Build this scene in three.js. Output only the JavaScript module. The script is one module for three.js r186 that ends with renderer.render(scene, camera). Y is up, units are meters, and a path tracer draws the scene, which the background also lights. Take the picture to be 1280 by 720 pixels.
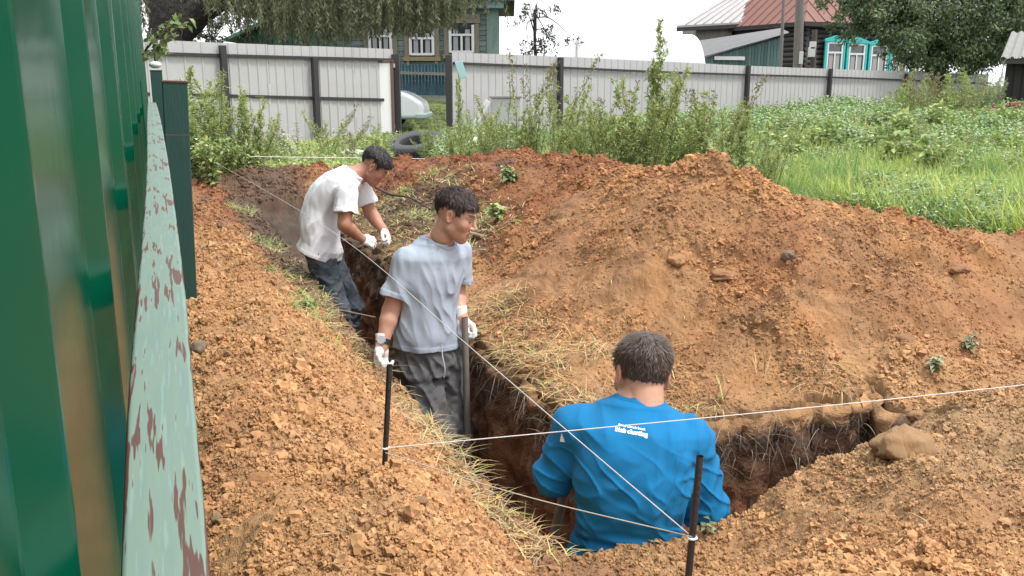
import * as THREE from 'three';
import { mergeGeometries, mergeVertices } from 'three/addons/utils/BufferGeometryUtils.js';
import { RoundedBoxGeometry } from 'three/addons/geometries/RoundedBoxGeometry.js';
import { createNoise2D, createNoise3D, createNoise4D } from 'simplex-noise';

// ------------------------------------------------------------------ camera, sky, sun, exposure
const scene = new THREE.Scene();
const EYE = 1.3, PITCH = Math.atan(254 / 1108.5);
const camera = new THREE.PerspectiveCamera(35.984, 1280 / 720, 0.02, 1500);
camera.position.set(0, EYE, 0);
camera.rotation.set(-PITCH, 0, 0);
camera.focus = 3.6; camera.userData.fStop = 70;

const renderer = new THREE.WebGLRenderer({ antialias: true });
renderer.setSize(1024, 576);
renderer.toneMapping = THREE.LinearToneMapping;
renderer.toneMappingExposure = 2.3;
renderer.shadowMap.enabled = true;
renderer.shadowMap.type = THREE.PCFSoftShadowMap;

const SUN = new THREE.Vector3(0.40, 0.86, 0.16).normalize();
{ // bright, thinly overcast sky
  const w = 256, h = 128, d = new Float32Array(w * h * 4), n3 = createNoise3D(mulberry(5));
  for (let j = 0; j < h; j++) for (let i = 0; i < w; i++) {
    const el = ((j + 0.5) / h - 0.5) * Math.PI, az = (i + 0.5) / w * Math.PI * 2 - Math.PI;
    const x = Math.cos(el) * Math.cos(az), y = Math.sin(el), z = Math.cos(el) * Math.sin(az);
    const cl = n3(x * 2.2, y * 5, z * 2.2) * 0.5 + n3(x * 5, y * 9, z * 5) * 0.25;
    let L = y > 0 ? 0.66 + 0.26 * y : 0.4;
    L *= 1 + 0.07 * cl;
    const dot = Math.max(0, x * SUN.x + y * SUN.y + z * SUN.z);
    L += 0.45 * Math.pow(dot, 14);
    const o = (j * w + i) * 4;
    d[o] = L * 0.98; d[o + 1] = L; d[o + 2] = L * 1.045; d[o + 3] = 1;
  }
  const t = new THREE.DataTexture(d, w, h, THREE.RGBAFormat, THREE.FloatType);
  t.mapping = THREE.EquirectangularReflectionMapping; t.magFilter = THREE.LinearFilter; t.needsUpdate = true;
  scene.background = t; scene.environment = t;
}
const sun = new THREE.DirectionalLight(new THREE.Color(1, 0.95, 0.87), 1.5);
sun.position.copy(SUN).multiplyScalar(40); sun.castShadow = true; sun.shadow.radius = 20;
sun.shadow.mapSize.set(2048, 2048);
Object.assign(sun.shadow.camera, { left: -30, right: 30, top: 30, bottom: -30, near: 1, far: 120 });
scene.add(sun); scene.add(sun.target);

// ------------------------------------------------------------------ helpers
function mulberry(a) { return () => { a |= 0; a = a + 0x6D2B79F5 | 0; let t = Math.imul(a ^ a >>> 15, 1 | a); t = t + Math.imul(t ^ t >>> 7, 61 | t) ^ t; return ((t ^ t >>> 14) >>> 0) / 4294967296; }; }
const rnd = mulberry(1234), RR = (a, b, r = rnd) => a + (b - a) * r();
const N2 = createNoise2D(mulberry(11)), N3 = createNoise3D(mulberry(12)), N4 = createNoise4D(mulberry(13));
const V = (x, y, z) => new THREE.Vector3(x, y, z);
const clamp = (x, a = 0, b = 1) => Math.min(b, Math.max(a, x)), mix = (a, b, t) => a + (b - a) * t;
const sstep = (a, b, x) => { const t = clamp((x - a) / (b - a)); return t * t * (3 - 2 * t); };
const C = (r, g, b) => new THREE.Color().setRGB(r, g, b);
const table = (T, x) => { if (x <= T[0][0]) return T[0][1]; for (let i = 1; i < T.length; i++) if (x <= T[i][0]) return mix(T[i - 1][1], T[i][1], (x - T[i - 1][0]) / (T[i][0] - T[i - 1][0])); return T[T.length - 1][1]; };
// the yard is laid out along the green fence: s metres along it, t metres to its right
const YAW = 0.37603, SA = Math.sin(YAW), CA = Math.cos(YAW);
const W = (s, t, y = 0) => V(-SA * s + CA * t, y, -(CA * s + SA * t));
const toST = (x, z) => [-SA * x - CA * z, CA * x - SA * z];
// a point seen in the photograph (1280 x 720) at a distance Z in front of the camera
const at = (px, py, Z) => { const u = (px - 640) / 1108.5, v = (360 - py) / 1108.5, k = Z / (Math.cos(PITCH) + v * Math.sin(PITCH)); return V(u * k, EYE + (v * Math.cos(PITCH) - Math.sin(PITCH)) * k, -Z); };
const names = {};
const numbered = (n) => { const k = names[n] = (names[n] ?? -1) + 1; return k ? n + '_' + String(k).padStart(3, '0') : n; };
function tag(o, label, category, group, kind) {
  if (label) o.userData.label = label;
  if (category) o.userData.category = category;
  if (group) o.userData.group = group;
  if (kind) o.userData.kind = kind;
  return o;
}
const sh = (m) => { m.castShadow = m.receiveShadow = true; return m; };
function thing(name, label, category, pos = V(0, 0, 0), group) {
  const o = new THREE.Group(); o.name = numbered(name); o.position.copy(pos); scene.add(o);
  return tag(o, label, category, group);
}
// a part under a thing; world = true when the geometry is written in world coordinates
function part(parent, name, geo, mat, world = true) {
  if (Array.isArray(geo)) geo = merge(geo);
  const m = sh(new THREE.Mesh(geo, mat)); m.name = name;
  if (world) { let q = parent; const off = V(0, 0, 0); while (q && q !== scene) { off.add(q.position); q = q.parent; } m.geometry.translate(-off.x, -off.y, -off.z); }
  parent.add(m); return m;
}
function solo(name, label, category, geo, mat, group) { // a thing that is one mesh, its origin at its base
  if (Array.isArray(geo)) geo = merge(geo);
  geo.computeBoundingBox(); const b = geo.boundingBox, p = V((b.min.x + b.max.x) / 2, b.min.y, (b.min.z + b.max.z) / 2);
  geo.translate(-p.x, -p.y, -p.z);
  const m = sh(new THREE.Mesh(geo, mat)); m.name = numbered(name); m.position.copy(p); scene.add(m);
  return tag(m, label, category, group);
}
function merge(list) {
  list = list.map((g) => (g.index ? g.toNonIndexed() : g));
  const keep = ['position', 'normal', 'uv', 'color'].filter((k) => list.every((g) => g.attributes[k]));
  for (const g of list) for (const k of Object.keys(g.attributes)) if (!keep.includes(k)) g.deleteAttribute(k);
  return mergeGeometries(list);
}
function geoFrom(pos, idx, uv, col) {
  const g = new THREE.BufferGeometry();
  g.setAttribute('position', new THREE.Float32BufferAttribute(pos, 3));
  if (uv) g.setAttribute('uv', new THREE.Float32BufferAttribute(uv, 2));
  if (col) g.setAttribute('color', new THREE.Float32BufferAttribute(col, 3));
  if (idx) g.setIndex(idx);
  g.computeVertexNormals(); return g;
}
const box = (w, h, d, x = 0, y = 0, z = 0, r = 0.004) => { const g = r > 0 ? new RoundedBoxGeometry(w, h, d, 2, Math.min(r, w / 3, h / 3, d / 3)) : new THREE.BoxGeometry(w, h, d); return g.translate(x, y, z); };
// a beam with a rectangular section from a to b
function beam(a, b, w, h, up = V(0, 1, 0), r = 0.003) {
  const d = b.clone().sub(a), L = d.length(); d.normalize();
  const x = up.clone().cross(d).normalize(), y = d.clone().cross(x);
  const g = box(w, h, L, 0, 0, 0, r);
  g.applyMatrix4(new THREE.Matrix4().makeBasis(x, y, d).setPosition(a.clone().add(b).multiplyScalar(0.5)));
  return g;
}
function rod(a, b, ra, rb = ra, seg = 8) {
  const d = b.clone().sub(a), L = d.length();
  const g = new THREE.CylinderGeometry(rb, ra, L, seg); g.translate(0, L / 2, 0);
  g.applyQuaternion(new THREE.Quaternion().setFromUnitVectors(V(0, 1, 0), d.normalize())); return g.translate(a.x, a.y, a.z);
}
// tapered tube through points
function limb(pts, radii, seg = 7, n = 0, wob = 0) {
  const c = new THREE.CatmullRomCurve3(pts), m = n || pts.length * 4, fr = c.computeFrenetFrames(m), pos = [], uv = [], idx = [];
  const L = c.getLength();
  for (let i = 0; i <= m; i++) {
    const p = c.getPointAt(i / m), f = i / m * (radii.length - 1), k = Math.min(radii.length - 2, Math.floor(f)), r = mix(radii[k], radii[k + 1], f - k);
    for (let j = 0; j <= seg; j++) {
      const a = j / seg * Math.PI * 2, rr = r * (1 + wob * N3(Math.cos(a) * 1.5 + p.x * 3, p.y * 3, Math.sin(a) * 1.5 + p.z * 3)), cx = Math.cos(a) * rr, sy = Math.sin(a) * rr;
      pos.push(p.x + fr.normals[i].x * cx + fr.binormals[i].x * sy, p.y + fr.normals[i].y * cx + fr.binormals[i].y * sy, p.z + fr.normals[i].z * cx + fr.binormals[i].z * sy);
      uv.push(j / seg * r * 6, i / m * L);
      if (i < m && j < seg) { const q = i * (seg + 1) + j; idx.push(q, q + 1, q + seg + 1, q + 1, q + seg + 2, q + seg + 1); }
    }
  }
  return geoFrom(pos, idx, uv);
}
const lerp3 = (a, b, k) => [mix(a[0], b[0], k), mix(a[1], b[1], k), mix(a[2], b[2], k)];
// textures ----------------------------------------------------------
const fbm4 = (u, v, f, oct, seed = 0) => { let s = 0, a = 1, t = 0; for (let o = 0; o < oct; o++) { const r = f / (2 * Math.PI); s += a * N4(Math.cos(u * 6.28318) * r + seed, Math.sin(u * 6.28318) * r, Math.cos(v * 6.28318) * r, Math.sin(v * 6.28318) * r); t += a; a *= 0.5; f *= 2; } return s / t; };
function tex(size, fn, srgb = false) {
  const d = new Uint8Array(size * size * 4);
  for (let j = 0; j < size; j++) for (let i = 0; i < size; i++) {
    const c = fn(i / size, j / size), o = (j * size + i) * 4;
    if (typeof c === 'number') d[o] = d[o + 1] = d[o + 2] = clamp(c) * 255; else for (let k = 0; k < 3; k++) d[o + k] = clamp(c[k]) * 255;
    d[o + 3] = 255;
  }
  const t = new THREE.DataTexture(d, size, size, THREE.RGBAFormat);
  t.wrapS = t.wrapT = THREE.RepeatWrapping; t.magFilter = THREE.LinearFilter; t.minFilter = THREE.LinearMipmapLinearFilter; t.generateMipmaps = true;
  if (srgb) t.colorSpace = THREE.SRGBColorSpace; t.needsUpdate = true; return t;
}
const rep = (t, x, y = x) => { const c = t.clone(); c.repeat.set(x, y); c.needsUpdate = true; return c; };
const T = {};
T.soil = tex(256, (u, v) => 0.5 + 0.38 * fbm4(u, v, 10, 4) + 0.12 * fbm4(u, v, 60, 1, 9));
T.soilCol = tex(256, (u, v) => 0.84 + 0.16 * fbm4(u, v, 6, 4, 3));
T.weave = tex(128, (u, v) => 0.5 + 0.25 * Math.sin(u * 6.2832 * 32) * Math.sin(v * 6.2832 * 32) + 0.25 * fbm4(u, v, 8, 2, 5));
T.fine = tex(256, (u, v) => 0.5 + 0.5 * fbm4(u, v, 14, 3, 7));
T.dirt = tex(256, (u, v) => 0.9 + 0.14 * fbm4(u, v, 3, 4, 21));
T.smear = tex(256, (u, v) => { const a = fbm4(u, v, 4, 4, 81), b = fbm4(u, v, 14, 3, 85), k = sstep(0.12, 0.6, a + 0.5 * b) * 0.5; return lerp3([0.97, 0.97, 0.97], [0.62, 0.47, 0.36], k); }, true);
T.smearLight = tex(256, (u, v) => { const a = fbm4(u, v, 4, 4, 91), b = fbm4(u, v, 14, 3, 95), k = sstep(0.3, 0.7, a + 0.5 * b) * 0.4; return lerp3([0.98, 0.98, 0.98], [0.72, 0.6, 0.5], k); }, true);
T.fade = tex(128, (u, v) => 0.96 + 0.05 * fbm4(u, v, 3, 3, 61));
T.bark = tex(256, (u, v) => { const f = fbm4(u + 0.05 * fbm4(u, v, 4, 2), v * 1, 7, 1, 31), g = Math.abs(fbm4(u * 1, v, 5, 3, 33)); return 0.25 + 0.6 * Math.sqrt(g) + 0.15 * f; });
T.wood = tex(256, (u, v) => 0.6 + 0.25 * fbm4(u, (v * 0.12) % 1, 14, 3, 41) + 0.15 * fbm4(u, v, 20, 2, 43));
const std = (color, rough = 0.9, o = {}) => new THREE.MeshStandardMaterial({ color, roughness: rough, ...o });
// ------------------------------------------------------------------ the ground
const PATCH = { s0: -1, s1: 11.8, t0: -0.4, t1: 6.2 };
const fenceDist = (x, Z) => -0.636 * (x + 5.9) + 0.77 * (Z - 15.1);
function terrain(x, z) {
  const Z = -z;
  let y = 0.9 * sstep(0.8, 7, fenceDist(x, Z)) * sstep(14, 4, x) + 0.05 * N2(x * 0.25, z * 0.25);
  y += 0.32 * sstep(2, 12, x) * sstep(12, 27, Z);
  y += 0.22 * Math.exp(-(((x - 7.5) / 4.5) ** 2) - ((Z - 16.5) / 3.2) ** 2);
  return y + 0.02 * N2(x * 1.3, z * 1.3);
}
const RIDGE = [[10, 2.7, 0.42, 1.3], [7.6, 3.0, 0.68, 1.4], [6.5, 2.98, 0.69, 1.45], [5.7, 3.0, 0.71, 1.3], [4.75, 3.0, 0.76, 1.25], [4.3, 2.9, 0.83, 1.45], [3.7, 3.1, 0.71, 1.3], [3.5, 3.4, 0.60, 0.95], [3.5, 4.46, 0.47, 0.85], [3.5, 8, 0.42, 0.85]];
const FAR = [[10.4, -0.3, 0.30, 1.0], [10.4, 1.2, 0.37, 1.0], [10.3, 2.4, 0.30, 1.0], [10.2, 3.2, 0.34, 1.1], [9.9, 4.2, 0.46, 1.2]];
const SOD = [[7.6, 2.0, 0.30, 0.75], [6.6, 1.85, 0.30, 0.6], [5.6, 1.85, 0.2, 0.5]];
const SPUR = [[4.4, 2.75, 0.70, 0.9], [3.85, 2.3, 0.52, 0.66], [3.45, 1.8, 0.17, 0.42]], SPUR2 = [[3.66, 3.2, 0.60, 0.55], [3.2, 2.85, 0.32, 0.42], [2.95, 2.75, 0.1, 0.3]], SPUR3 = [[6.0, 2.95, 0.7, 0.7], [5.4, 2.3, 0.36, 0.6], [5.1, 1.85, 0.1, 0.4]];
function ridge(R, s, t) {
  let best = -1;
  for (let i = 0; i + 1 < R.length; i++) {
    const a = R[i], b = R[i + 1], ds = b[0] - a[0], dt = b[1] - a[1], k = clamp(((s - a[0]) * ds + (t - a[1]) * dt) / (ds * ds + dt * dt));
    const d = Math.hypot(s - a[0] - k * ds, t - a[1] - k * dt), h = mix(a[2], b[2], k), w = mix(a[3], b[3], k);
    const e = Math.sqrt(d * d + 0.015) - 0.122, q = clamp(1 - e / w), y = h * (q * 0.75 + 0.25 * q * q * (3 - 2 * q));
    if (y > best) best = y;
  }
  return best;
}
const smax = (a, b, k) => { const h = clamp(0.5 + 0.5 * (a - b) / k); return mix(b, a, h) + k * h * (1 - h); };
const LIP = [[0.85, 0.0], [1.2, 0.03], [1.38, 0.07], [1.5, 0.14], [1.6, 0.22], [1.72, 0.29], [2.06, 0.335], [2.4, 0.335], [3, 0.39], [6, 0.42]];
const HL = [[0, 0.40], [2, 0.375], [3, 0.34], [4, 0.26], [5, 0.2], [7, 0.17], [9, 0.15], [11, 0.12]];
const T_L = (s) => 0.90 + 0.05 * sstep(2.5, 2.1, s) + 0.02 * N2(s * 2.1, 3) + 0.014 * N2(s * 7, 4), T_R = (s) => 1.43 + 0.025 * N2(s * 1.9, 7) + 0.015 * N2(s * 6, 8) + 0.007 * N2(s * 23, 9);
const S_N = (t) => 1.93 + 0.085 * sstep(1.5, 1.34, t) + 0.02 * N2(t * 3, 17), S_F = (t) => 2.76 - 0.1 * sstep(1.9, 2.6, t) + 0.03 * N2(t * 2.3, 27) + 0.014 * N2(t * 9, 28) + 0.007 * N2(t * 25, 29), T_E = (s) => 2.62 + 0.04 * N2(s * 3, 37) + 0.018 * N2(s * 13, 39);
const floorY = (s) => mix(-0.86, -0.28, sstep(6.35, 6.9, s)) + 0.25 * sstep(8.8, 9.6, s);
// signed inside-distance of the trench (positive inside)
function pit(s, t) {
  const main = Math.min(t - T_L(s), T_R(s) - t, s - S_N(t), 9.6 - s);
  const cross = Math.min(s - S_N(t), S_F(t) - s, T_E(s) - t, t - 1.0);
  return Math.max(main, cross);
}
function loose(s, t) { // spoil heaps, without the small lumps
  const left = table(HL, s) * (t < 0.45 ? 0.9 + 0.1 * sstep(0, 0.45, t) : sstep(0.93, 0.40, t)) * sstep(11.5, 9, s);
  const c = table(LIP, t), near = (s < 1.75 ? c + (0.41 - c) * sstep(1.8, 1.1, s) : c * (1 - 0.3 * sstep(1.8, 2.0, s))) * sstep(2.75, 1.95, s) * sstep(0.3, 0.9, t);
  let y = smax(left, near, 0.05);
  y = smax(y, ridge(RIDGE, s, t), 0.06);
  if (t > 1.4 && s > 2.6 && s < 6.8) y = smax(y, smax(ridge(SPUR, s, t), smax(ridge(SPUR2, s, t), ridge(SPUR3, s, t), 0.05), 0.05), 0.07);
  y = smax(y, ridge(FAR, s, t), 0.06);
  y = smax(y, ridge(SOD, s, t), 0.05);
  return y;
}
const soilAmount = (s, t) => sstep(0.015, 0.07, loose(s, t));
const smoothMask = (s, t) => N2(s * 0.9 + 30, t * 1.6) + 0.45 * N2(s * 2.6, t * 2.6 + 60);
function lumps(s, t, y) {
  const rough = (0.35 + 0.65 * sstep(0.0, 0.12, y)) * (t > 1.5 && s > 2.7 ? mix(0.55, 1.1, sstep(-0.35, 0.25, smoothMask(s, t))) : 1);
  let d = 0.05 * N2(s * 1.1, t * 1.1) * sstep(0.05, 0.3, y);
  if (t > 1.4 && s > 2.6) d += (0.045 * (0.5 - Math.abs(N2(s * 1.9 + 0.5 * t, t * 0.55 + 4))) + 0.03 * (0.5 - Math.abs(N2(s * 3.7 + t, t * 0.9 + 14))) + 0.035 * (sstep(-0.1, 0.12, N2(s * 2.6 + 3, t * 2.6 + 33)) - 0.5) + 0.02 * (sstep(-0.08, 0.08, N2(s * 6.1 + 3, t * 6.1 + 73)) - 0.5)) * sstep(0.06, 0.3, y);
  d += 0.024 * N2(s * 3.1 + 5, t * 3.1) + 0.014 * N2(s * 7.3, t * 7.3 + 9);
  const c = N2(s * 17, t * 17 + 3), e = N2(s * 38 + 2, t * 38), f = N2(s * 75, t * 75 + 7);
  d += 0.008 * (1 - 2 * Math.abs(c)) + 0.006 * (1 - 2 * Math.abs(e)) + 0.0034 * f;
  return d * rough;
}
function heightAt(s, t) {
  const y = loose(s, t), p = W(s, t), inside = pit(s, t);
  let h = y + lumps(s, t, y) + terrain(p.x, p.z) * sstep(8, 12, s);
  const edge = Math.min(s - PATCH.s0, PATCH.s1 - s, t - PATCH.t0, PATCH.t1 - t);
  h = mix(terrain(p.x, p.z), h, sstep(0, 0.6, edge));
  if (inside > -0.04) h -= 0.012 * sstep(-0.04, 0, inside);
  if (inside > 0) h = mix(h, floorY(s) + 0.03 * N2(s * 4, t * 4) + 0.4 * lumps(s, t, 0.3), sstep(0, 0.028, inside));
  return h;
}
const groundY = (x, z) => { const [s, t] = toST(x, z); return s > PATCH.s0 && s < PATCH.s1 && t > PATCH.t0 && t < PATCH.t1 ? heightAt(s, t) : terrain(x, z); };
const SOIL = { orange: [0.41, 0.225, 0.103], red: [0.24, 0.095, 0.045], tan: [0.315, 0.198, 0.102], pale: [0.40, 0.235, 0.115], top: [0.085, 0.060, 0.044], turf: [0.085, 0.078, 0.035] };
function soilColor(s, t, y) {
  let c = SOIL.orange;
  const big = N2(s * 0.9 + 40, t * 0.9), mid = N2(s * 2.6, t * 2.6 + 20), sm = N2(s * 9, t * 9 + 50);
  const pile = sstep(1.5, 2.2, t) * sstep(2.6, 3.0, s);
  c = lerp3(c, SOIL.tan, clamp(sstep(1.2, 2.0, t) * 0.9 * sstep(3.1, 1.8, s)));
  c = lerp3(c, SOIL.tan, clamp(0.35 + 0.45 * mid) * pile);
  c = lerp3(c, SOIL.red, clamp(sstep(4.2, 6.8, s) * 0.9 + 0.35 * big) * pile);
  c = lerp3(c, SOIL.red, sstep(6.5, 8.5, s) * 0.75);
  c = lerp3(c, SOIL.pale, clamp(sstep(0.1, 0.7, mid + 0.3 * sm)) * mix(0.6, 0.32, pile));
  if (pile > 0) c = lerp3(c, [c[0] * 0.9, c[1] * 0.82, c[2] * 0.76], pile);
  c = lerp3(c, [0.21, 0.11, 0.057], 0.4 * sstep(0.15, 0.6, N2(s * 2.1 + 90, t * 0.8) + 0.3 * sm) * pile);
  c = lerp3(c, SOIL.red, clamp(0.7 * sstep(0.2, 0.8, big)) * 0.35);
  const bare = (1 - soilAmount(s, t)) * (s < 3.5 ? 0.45 : 0.9);
  c = lerp3(c, lerp3(SOIL.top, SOIL.turf, clamp(0.5 + 0.6 * mid)), bare);
  // dark topsoil tipped out with the clods
  c = lerp3(c, [0.1, 0.072, 0.055], clamp(sstep(0.35, 0.7, N2(s * 1.5 + 3, t * 2.1 + 70))) * 0.55 * sstep(5.2, 7, s));
  c = lerp3(c, [0.085, 0.06, 0.045], 0.75 * sstep(0.1, 0.24, ridge(SOD, s, t) + 0.06 * sm) );
  c = lerp3(c, [0.09, 0.063, 0.046], 0.8 * sstep(4.5, 6.5, s) * sstep(0.5, 0.72, t + 0.08 * mid) * sstep(1.7, 1.3, t));
  if (pit(s, t) > 0.004) { const d = Math.max(loose(s, t), 0) - y; c = lerp3(c, SOIL.top, sstep(0.05, 0.12, d)); c = lerp3(c, SOIL.red, 0.6 * sstep(0.25, 0.45, d)); }
  const k = 1 + 0.13 * sm + 0.08 * N2(s * 30, t * 30);
  return [c[0] * k, c[1] * k, c[2] * k];
}
const soilMat = std(0xffffff, 1, { vertexColors: true, map: rep(T.soilCol, 2.3), bumpMap: rep(T.soil, 4), bumpScale: 0.012 });
{
  const S = [], TT = [];
  for (let s = PATCH.s0; s < 0.9; s += 0.06) S.push(s);
  for (let s = 0.9; s < PATCH.s1;) { S.push(s); s += 0.0062 * Math.max(1, s * 0.75); }
  S.push(PATCH.s1);
  for (let t = PATCH.t0; t < PATCH.t1;) { TT.push(t); t += t < 0 ? 0.05 : t < 2.8 ? 0.0085 : t < 3.6 ? 0.013 : 0.03; }
  TT.push(PATCH.t1);
  const n = TT.length, pos = new Float32Array(S.length * n * 3), col = new Float32Array(S.length * n * 3), uv = new Float32Array(S.length * n * 2), idx = [];
  S.forEach((s, i) => TT.forEach((t, j) => {
    const k = i * n + j, y = heightAt(s, t), p = W(s, t, y), c = soilColor(s, t, y);
    pos.set([p.x, p.y, p.z], k * 3); col.set(c, k * 3); uv.set([s, t], k * 2);
    if (i && j) idx.push(k - n - 1, k - n, k - 1, k - n, k, k - 1);
  }));
  const g = new THREE.BufferGeometry();
  g.setAttribute('position', new THREE.BufferAttribute(pos, 3)); g.setAttribute('color', new THREE.BufferAttribute(col, 3)); g.setAttribute('uv', new THREE.BufferAttribute(uv, 2));
  g.setIndex(idx); g.computeVertexNormals();
  const m = sh(new THREE.Mesh(g, soilMat)); m.name = 'terrain_dug_soil'; scene.add(m);
  tag(m, 'bare orange soil heaped along both sides of the trench', null, null, 'structure');
}
{ // the wider ground
  const X = [], Z = [];
  for (let x = -420; x <= 420;) { X.push(x); x += Math.abs(x) > 60 ? 40 : Math.abs(x) > 24 ? 3 : 0.35; }
  for (let z = 60; z >= -900;) { Z.push(z); z -= z > 20 ? 20 : z > -34 ? 0.4 : z > -60 ? 4 : 60; }
  const pos = [], col = [], uv = [], idx = [], n = X.length;
  Z.forEach((z, i) => X.forEach((x, j) => {
    const [s, t] = toST(x, z), e = Math.min(s - PATCH.s0, PATCH.s1 - s, t - PATCH.t0, PATCH.t1 - t);
    pos.push(x, terrain(x, z) - (e > 0.35 ? 1.6 : e > -0.4 ? 0.05 : 0), z); uv.push(x, z);
    const k = 0.8 + 0.3 * N2(x * 0.4, z * 0.4), b = sstep(0.2, 0.8, N2(x * 0.7 + 9, z * 0.7));
    col.push(mix(0.07, 0.11, b) * k, mix(0.095, 0.085, b) * k, mix(0.03, 0.05, b) * k);
    if (i && j) { const q = i * n + j; idx.push(q - n - 1, q - 1, q - n, q - n, q - 1, q); }
  }));
  const m = sh(new THREE.Mesh(geoFrom(pos, idx, uv, col), std(0xffffff, 1, { vertexColors: true, bumpMap: rep(T.soil, 1.5), bumpScale: 0.03 })));
  m.name = 'ground'; scene.add(m); tag(m, 'flat rough ground of the yard under the grass', null, null, 'structure');
}
// ------------------------------------------------------------------ cut walls of the trench
{
  const mat = std(0xffffff, 1, { vertexColors: true, bumpMap: rep(T.soil, 5), bumpScale: 0.012 });
  // path: list of [s, t] along the top edge; nrm points into the trench
  function cutWall(path, label, rise = -0.015) {
    const pos = [], col = [], uv = [], idx = [], n = path.length; let L = 0;
    const rows = 46;
    for (let i = 0; i < n; i++) {
      const [s, t] = path[i], a = path[Math.max(0, i - 1)], b = path[Math.min(n - 1, i + 1)];
      if (i) L += Math.hypot(s - a[0], t - a[1]);
      const ds = b[0] - a[0], dt = b[1] - a[1], q = Math.hypot(ds, dt), ns = -dt / q, nt = ds / q; // left of the path = into the trench
      const top = Math.max(loose(s, t), 0) + rise - 0.012 + 0.006 * N2(L * 9, 1), bot = floorY(s) - 0.05;
      for (let j = 0; j <= rows; j++) {
        const v = j / rows, y = mix(top, bot, v), e = 0.008 + 0.018 * N2(L * 2.6, y * 3.4) + 0.012 * N2(L * 7, y * 8 + 5) + 0.008 * (1 - 2 * Math.abs(N2(L * 19, y * 19))) - 0.008 * v + 0.012 * sstep(0.12, 0.0, top - y) - 0.03 * sstep(0.03, 0, top - y) + sstep(0.1, 0.02, top - y) * (0.012 * N2(L * 31, y * 31 + 3) + 0.008 * N2(L * 60, y * 60));
        const o = e + 0.022, p = W(s + ns * o, t + nt * o, y);
        pos.push(p.x, p.y, p.z); uv.push(L, y);
        const d = top - y + 0.05 * N2(L * 3, 5) + 0.03 * N2(L * 11, y * 6), k = 1 + 0.2 * N2(L * 8, y * 8) + 0.12 * N2(L * 25, y * 25);
        let c = lerp3([0.115, 0.082, 0.06], [0.19, 0.10, 0.058], sstep(0.07, 0.17, d)); c = lerp3(c, [0.26, 0.115, 0.056], sstep(0.2, 0.4, d));
        c = lerp3(soilColor(s - ns * 0.03, t - nt * 0.03, 1), c, sstep(0.03, 0.09, d)); c = lerp3(c, [0.08, 0.055, 0.042], 0.5 * sstep(0.3, 0.7, N2(L * 2.2 + 8, y * 2.5)));
        col.push(c[0] * k, c[1] * k, c[2] * k);
        if (i && j) { const r = i * (rows + 1) + j; idx.push(r - rows - 2, r - 1, r - rows - 1, r - rows - 1, r - 1, r); }
      }
    }
    const m = sh(new THREE.Mesh(geoFrom(pos, idx, uv, col), mat)); m.name = numbered('wall_of_trench'); scene.add(m);
    tag(m, label, null, null, 'structure');
  }
  const R = [], F = [], E = [], B = [];
  for (let s = 9.6; s > 2.76; s -= 0.02) R.push([s, T_R(s)]);
  for (let t = 1.43; t < 2.64; t += 0.015) F.push([S_F(t), t]);
  cutWall([...R.slice(0, -1), ...F], 'dark cut earth face of the trench under the big right spoil heap');
  for (let s = 2.74; s > 1.93; s -= 0.02) E.push([s, T_E(s)]);
  cutWall(E, 'short undug earth end of the side trench at the right');
  for (let t = 2.62; t > 0.9; t -= 0.02) B.push([S_N(t), t]);
  for (let s = 1.95; s < 9.6; s += 0.03) B.push([s, T_L(s)]);
  cutWall(B, 'cut earth face of the trench on the green fence side', -0.05);
}
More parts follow.
